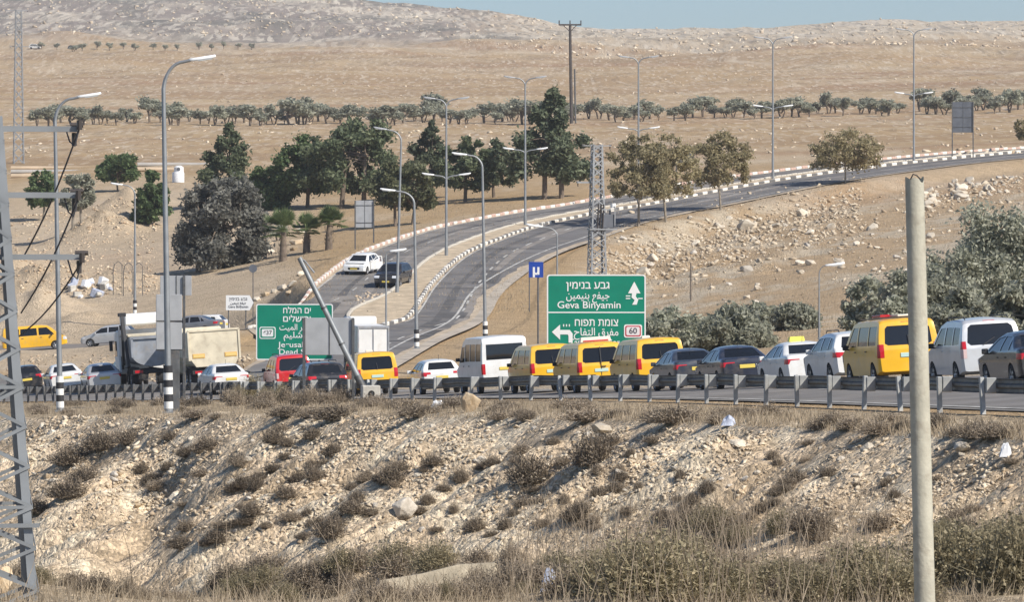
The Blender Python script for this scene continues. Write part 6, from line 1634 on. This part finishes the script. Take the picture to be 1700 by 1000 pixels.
def stone_mat(name, c1, c2):
    m = mat(name, c1, .9, col2=c2, scale=3.5, bump=.03, bscale=7, detail=6); n = m.node_tree; b = n.nodes['Principled BSDF']
    oi = n.nodes.new('ShaderNodeObjectInfo'); hs = n.nodes.new('ShaderNodeHueSaturation'); mr = n.nodes.new('ShaderNodeMapRange'); mr.inputs[3].default_value = .75; mr.inputs[4].default_value = 1.18
    l = b.inputs['Base Color'].links[0].from_socket; n.links.new(oi.outputs['Random'], mr.inputs[0]); n.links.new(mr.outputs[0], hs.inputs['Value']); n.links.new(l, hs.inputs['Color']); n.links.new(hs.outputs[0], b.inputs['Base Color']); return m
M_STONE = stone_mat('limestone', (.50, .43, .33), (.62, .56, .46)); M_STONEO = stone_mat('limestone_ochre', (.50, .37, .23), (.60, .49, .34)); M_STONEG = stone_mat('limestone_grey', (.42, .38, .32), (.54, .49, .42))
STN = []
for k in range(8):
    me = stone_mesh(500 + k, 22, .8); me.materials.append((M_STONE, M_STONE, M_STONEG, M_STONEO)[k % 4]); STN.append(me)
srng = random.Random(31)
def stone(p, s, parent=None, k=None, squash=1.0, name='stone'):
    o = bpy.data.objects.new(name, STN[srng.randrange(8) if k is None else k]); COL.objects.link(o)
    if parent is not None: o.parent = parent
    o.location = Vector(p) + Vector((0, 0, s * .12)); o.rotation_euler = (srng.uniform(-.5, .5), srng.uniform(-.5, .5), srng.uniform(0, 6.28)); o.scale = (s * srng.uniform(.85, 1.4), s * srng.uniform(.8, 1.2), s * squash * srng.uniform(.7, 1.05)); return o
# stones on the rubble slope, parts of the ground
rg = np.random.default_rng(17)
us = rg.uniform(60, 1700, 300); vs_ = np.interp(us, [0, 600, 1200, 1700], [700, 700, 722, 748]) + rg.beta(1.1, 1.6, 300) * 190; pp = Gmany(us, vs_, 76, 230)
for i in range(300):
    spx = 6 + rg.gamma(1.3, 3.6); stone(pp[i] - np.array([0, 0, px(spx, pp[i][1]) * .15]), px(min(spx, 34), pp[i][1]), ground)
# a drift of smaller rubble
def rubble(name, us, vs_, smin, smax, m, label, dmin, dmax, seed, parent=None, sink=.25):
    rg = np.random.default_rng(seed); p = Gmany(us, vs_, dmin, dmax); n = len(p); base = []
    for k in range(10):
        bm = hull(seed * 31 + k, 9, .7); bm.verts.index_update(); bm.verts.ensure_lookup_table(); base.append((np.array([v.co for v in bm.verts]), np.array([[v.index for v in f.verts] for f in bm.faces]))); bm.free()
    V = []; FF = []; o = 0; T = []
    s = (smin + (smax - smin) * rg.random(n) ** 4.5) * (np.clip(p[:, 1] / 150, .5, 1.2) if dmax < 240 else 1)
    a = rg.uniform(0, 6.28, n); tl = rg.normal(size=(n, 2)) * .4; sx_ = rg.uniform(.7, 1.7, n)
    for i in range(n):
        bv, bf = base[i % 10]; c, s_ = math.cos(a[i]), math.sin(a[i]); x = bv[:, 0] * c - bv[:, 1] * s_; y = bv[:, 0] * s_ + bv[:, 1] * c; z = bv[:, 2] + x * tl[i, 0] + y * tl[i, 1]; x = x * sx_[i]
        V.append(np.stack([x, y, z], 1) * s[i] + p[i] + [0, 0, s[i] * (.5 - sink) * .5]); FF.append(bf + o); o += len(bv); T.append(np.full(len(bv), np.clip(rg.normal(.5, .28), 0, 1)))
    me = np_mesh(name, np.concatenate(V), np.concatenate(FF)); add_attr(me, 'var', np.concatenate(T)); ob = mesh_obj(name, me, m, parent); tag(ob, label, 'rubble' if label else None, kind='stuff')
M_RUB = leaf_mat('rubble_stone', (.43, .335, .23), (.74, .64, .49), .95); M_RUBO = leaf_mat('rubble_ochre', (.42, .31, .21), (.62, .52, .38), .95)
n = 38000; us = rg.uniform(40, 1740, n); vs_ = np.interp(us, [0, 600, 1200, 1700], [693, 692, 714, 742]) + rg.beta(1.0, 1.5, n) * 215
den = fbm((us + 1.3 * vs_) / 34, (vs_ - .3 * us) / 120, 4, 333) + .25 * fbm(us / 15, vs_ / 15, 2, 334); keep = (den + rg.normal(0, .16, n)) > .03; us = us[keep]; vs_ = vs_[keep]
rubble('slope_rubble', us, vs_, .03, .20, M_RUB, 'loose pale rubble strewn over the near slope', 76, 230, 3)
n = 6500; us = np.concatenate([rg.uniform(985, 1430, 4500), rg.uniform(1380, 1740, 1200), rg.uniform(1530, 1740, 800)])
vs_ = np.concatenate([np.interp(us[:4500], [985, 1200, 1430], [455, 405, 345]) + rg.normal(0, 26, 4500), rg.uniform(320, 480, 1200), np.interp(us[5700:], [1530, 1740], [335, 300]) + rg.normal(0, 10, 800)])
rubble('hillside_rubble', us, vs_, .08, .6, M_RUB, 'pale rubble on the stony slope right of the hill road', 200, 480, 4)
n = 4500; us = np.concatenate([rg.uniform(0, 260, 3500), rg.uniform(592, 668, 1000)]); vs_ = np.concatenate([rg.uniform(330, 490, 3500), rg.uniform(488, 534, 1000)])
rubble('yard_rubble', us, vs_, .06, .4, M_RUBO, 'broken rubble over the earth mounds at the left', 300, 560, 5)
n = 4000; us = rg.uniform(-20, 1740, n); vs_ = rg.uniform(88, 262, n)
rubble('field_stones', us, vs_, .12, .9, M_RUB, 'pale stones scattered across the far fields', 520, 2100, 6)
n = 3000; us = rg.uniform(-20, 1740, n); vs_ = np.interp(us, [0, 700, 1000, 1500, 1700], [0, 0, 46, 24, 28]) + rg.random(n) * 60
rubble('hill_stones', us, vs_, .5, 2.4, M_RUB, 'limestone outcrops speckling the far hills', 1900, 3200, 7)
n = 1500; us = rg.uniform(10, 420, n); vs_ = 590 + rg.random(n) * 50
rubble('verge_rubble', us, vs_, .06, .45, M_RUBO, 'stony strip between the queue and the side road', 285, 385, 8)
# boulders on the right slope
us = np.concatenate([rg.uniform(1010, 1360, 70), rg.uniform(1535, 1700, 50), rg.uniform(1380, 1530, 18), rg.uniform(1180, 1300, 12)]); vs_ = np.concatenate([np.interp(us[:70], [1010, 1200, 1360], [445, 405, 365]) + rg.normal(0, 22, 70), np.interp(us[70:120], [1535, 1700], [332, 300]) + rg.uniform(-14, 16, 50), rg.uniform(380, 455, 18), rg.uniform(470, 540, 12)])
pp = Gmany(us, vs_, 200, 480)
for i in range(len(pp)): stone(pp[i], px(min(26, 6 + rg.gamma(1.5, 3.4)), pp[i][1]), ground, (0, 1, 4, 5, 2)[i % 5])
for (u, v, s_) in ((1238, 380, 30), (1190, 378, 20), (1090, 412, 18), (1345, 440, 20), (1330, 455, 16), (1380, 380, 20), (1395, 440, 26), (1545, 395, 22), (1595, 330, 26), (1540, 350, 20), (1610, 300, 18), (1585, 297, 14)):
    q = G(u, v, 200, 480); stone(q, px(s_, q.y), ground, srng.choice((0, 1, 4, 5)))
# stones beside the slip road and by the palms
for (u, v, s_) in ((440, 492, 20), (455, 486, 16), (470, 482, 24), (486, 474, 18), (500, 458, 18), (426, 500, 18), (480, 488, 14), (448, 420, 20), (492, 405, 22), (500, 388, 20), (445, 405, 18), (488, 416, 16)):
    q = G(u, v, 300, 520); stone(q, px(s_, q.y), ground, srng.choice((0, 3, 7)))
# boulders standing on the verge
def boulder(label, u, v, w_, h_, k, rz, dmin=95, dmax=240, depth=.8):
    q = G(u, v, dmin, dmax); o = bpy.data.objects.new('boulder', STN[k]); COL.objects.link(o); w = px(w_, q.y); h = px(h_, q.y)
    o.location = q + Vector((0, 0, h * .42)); o.scale = (w * 1.15, w * depth, h * 1.35); o.rotation_euler = (.1, .12, rz); tag(o, label, 'boulder')
boulder('upright ochre boulder standing on the verge in front of the tall white van', 783, 684, 34, 42, 3, .4)
boulder('large pale boulder lying on the crest of the slope', 1000, 722, 46, 22, 0, 1.2)
boulder('pale rock at the lower left edge beside the pylon foot', 3, 990, 40, 60, 7, .3, 58, 120)
boulder('grey rock half buried in the middle of the rubble slope', 672, 862, 44, 44, 2, .8, 76)
boulder('pale rock on the slope right of the grey pole', 1598, 752, 36, 20, 1, 2.0, 76)
# concrete slab half buried on the near bank
q = G(720, 975, 58, 120) - Vector((0, 0, .22)); r_ = empty('concrete_slab', q, R(-8), 'pale concrete slab half hidden by dry grass at the bottom', 'slab'); r_.rotation_euler = (R(-38), 0, R(-8))
MB().prism([(-.80, -.4), (.86, -.4), (.84, .62), (.3, .58), (-.2, .42), (-.78, .30)], -.12, .12).build('slab', mat('slab_concrete', (.42, .36, .26), .9, var=.25, scale=4, bump=.012, bscale=20, dirt=(.36, .30, .22), dirt_amt=.5), r_, bevel=.03)
MB().bar((-.80, -.13, -.3), (-.78, -.13, .3), .03).build('edge_bar', M_TRIM, r_)

# ------------------------------------------------------------------ odds and ends
M_PLASW = mat('white_plastic', (.74, .75, .76), .5, var=.1, scale=6); M_PLASB = mat('blue_plastic', (.42, .46, .56), .5, var=.2, scale=6)
def litter(label, u, v, w_, h_, m, seed, dmin=95, dmax=200):
    q = G(u, v, dmin, dmax); r = random.Random(seed); w = px(w_, q.y); h = px(h_, q.y); n = 7; V = []; FF = []
    for i in range(n):
        for j in range(n):
            x = (i / (n - 1) - .5) * w; y = (j / (n - 1) - .5) * w * .6; z = h * (math.sin(math.pi * i / (n - 1)) * math.sin(math.pi * j / (n - 1))) ** .6 * r.uniform(.6, 1.1) + .01; V.append((x + r.uniform(-.02, .02) * w, y, z))
    for i in range(n - 1):
        for j in range(n - 1): FF.append((i * n + j, (i + 1) * n + j, (i + 1) * n + j + 1, i * n + j + 1))
    o = MB().add(V, FF).build('plastic_bag', m); o.location = q; tag(o, label, 'litter', 'litter on the verge')
litter('pale blue plastic bag on the verge below the black sedan', 1210, 708, 26, 18, M_PLASB, 1)
litter('white plastic scrap lying right of the pale blue bag', 1272, 690, 22, 10, M_PLASW, 2)
litter('white pointed plastic bag on the crest at the right edge', 1670, 760, 22, 26, M_PLASW, 3, 80)
litter('whitish plastic bag caught in the bank grass at the bottom', 912, 985, 30, 44, M_PLASB, 4, 58, 120)
litter('grey-white plastic bag on the verge left of the boulder', 728, 678, 26, 16, M_PLASW, 5)
litter('small white paper on the verge above the crest', 962, 700, 14, 14, M_PLASW, 6)
# rubbish heap in the yard: single pieces
yr = random.Random(8)
for i in range(16):
    u = yr.uniform(118, 188); v = yr.uniform(470, 496); q = G(u, v, 300, 480); s_ = px(yr.uniform(8, 20), q.y)
    o = MB().box((0, 0, s_ * .25), (s_ * yr.uniform(.6, 1.2), s_ * .6, s_ * yr.uniform(.4, .9)), Matrix.Rotation(yr.uniform(-.5, .5), 3, 'Y')).build('waste_board', yr.choice((M_PLASW, M_PLASW, M_PLASB, M_CONC)), None, bevel=s_ * .06)
    o.location = q; o.rotation_euler = (0, 0, yr.uniform(0, 3)); tag(o, 'white or bluish board in the rubbish heap at the left of the yard', 'rubbish', 'pieces of the rubbish heap')
# bent fence frames
for i, (u, v0, v1) in enumerate(((188, 434, 490), (205, 436, 492), (222, 436, 494))):
    q = G(u, v1, 300, 480); h = px(v1 - v0, q.y); r_ = empty('fence_frame', q, .1, ('leftmost', 'middle', 'rightmost')[i] + ' of the thin bent fence frames in the yard', 'fence', 'bent fence frames in the yard')
    MB().tube([(0, 0, -.2), (0, 0, h * .7), (.1, 0, h * .9), (.42, 0, h), (.72, 0, h * .92)], .035, 6).build('frame_tube', M_GALV, r_, True); MB().tube([(.75, 0, -.2), (.75, 0, h * .9)], .03, 6).build('frame_post', M_GALV, r_, True)
    for z in (.25, .5, .72): MB().tube([(0, 0, h * z), (.75, 0, h * z)], .012, 5).build('wire', M_GALV, r_)
# pipes lying in layers beyond the yard
M_PIPE = mat('clay_pipe', (.46, .36, .25), .8, var=.15, scale=.5); M_PIPEG = mat('grey_pipe', (.36, .34, .31), .8, var=.15, scale=.5)
for i, (u0, u1, v, m_, lb) in enumerate(((18, 168, 283, M_PIPE, 'uppermost long pipe lying left of the dark green tree'), (18, 150, 289, M_PIPEG, 'second long pipe lying left of the dark green tree'), (18, 140, 296, M_PIPE, 'lowest long pipe lying left of the dark green tree'), (228, 345, 277, M_PIPEG, 'long grey pipe lying right of the dark green tree'), (228, 300, 285, M_PIPE, 'tan pipe lying below the grey pipe right of the dark green tree'))):
    a = G(u0, v, 400, 900); b_ = G(u1, v, 400, 900); b_.y = a.y; dd = b_ - a; dd.x = px(u1 - u0, a.y); dd.y = 1.0
    r_ = empty('long_pipe', a, 0, lb, 'pipe', 'long pipes beyond the yard'); MB().tube([(0, 0, .28), (dd.x, 1.0, .28)], .30, 12).build('barrel', m_, r_, True)
    MB().tube([(dd.x - .4, 1.0, .28), (dd.x, 1.0, .28)], .36, 12).build('socket', m_, r_, True)
# earth heap, water tank
q = G(296, 303, 350, 800); r_ = empty('water_tank', q, 0, 'white upright water tank behind the large grey tree', 'water tank'); h = px(28, q.y); w = px(20, q.y) / 2
MB().tube([(0, 0, 0), (0, 0, h * .55), (0, 0, h * .62)], [w, w, w * .9], 16).build('tank', M_PLASW, r_, True); MB().tube([(w * .1, 0, h * .62), (w * .1, 0, h * .9), (w * .1, 0, h)], [w * .8, w * .8, w * .35], 16).build('dome', M_PLASW, r_, True)
MB().tube([(w * .1, -w * .81, h * .78), (w * .1, -w * .79, h * .78)], w * .3, 12).build('lid', M_BACKDK, r_)
# two cars parked far away, small
def far_car(label, u, v, w_, m, m2):
    q = G(u, v, 900, 2600); w = px(w_, q.y); r_ = empty('distant_vehicle', q, 0, label, 'vehicle'); L = w / 4.4
    b = MB().prism([(-2.2, .3), (2.2, .3), (2.2, 1.0), (1.4, 1.1), (.7, 1.75), (-1.4, 1.8), (-2.1, 1.1)], -.9, .9).build('body', m, r_, bevel=.08); b.scale = (L, L, L)
    o = MB().prism([(-1.75, 1.15), (1.1, 1.15), (.62, 1.62), (-1.3, 1.66)], -.93, .93).build('window', M_GLASS, b)
    for x in (-1.3, 1.4):
        t = MB().tube([(x, -.95, .35), (x, .95, .35)], .36, 12).build('wheel', M_TYRE, b)
far_car('tiny white vehicle parked below the left hill', 58, 81, 20, PAINT['white'], None); far_car('tiny dark vehicle parked below the left hill', 121, 82, 17, PAINT['dark'], None)

# ------------------------------------------------------------------ haze
zl = float(_Z.min()) - 1.5; zh = float(_Z.max()) + 12
hz = MB().box((0, (3900 - 40) / 2, (zl + zh) / 2), (2600, 3940, zh - zl)).build('haze', None)
hm = bpy.data.materials.new('haze_air'); hm.use_nodes = True; hn = hm.node_tree
for nd in list(hn.nodes):
    if nd.type == 'BSDF_PRINCIPLED': hn.nodes.remove(nd)
pv = hn.nodes.new('ShaderNodeVolumePrincipled'); pv.inputs['Color'].default_value = (.87, .87, .90, 1); pv.inputs['Density'].default_value = HAZE_D; pv.inputs['Anisotropy'].default_value = .1
hn.links.new(pv.outputs[0], hn.nodes['Material Output'].inputs['Volume'])
hz.data.materials.append(hm); tag(hz, 'pale bluish air between the camera and the far hills', 'haze', kind='stuff')
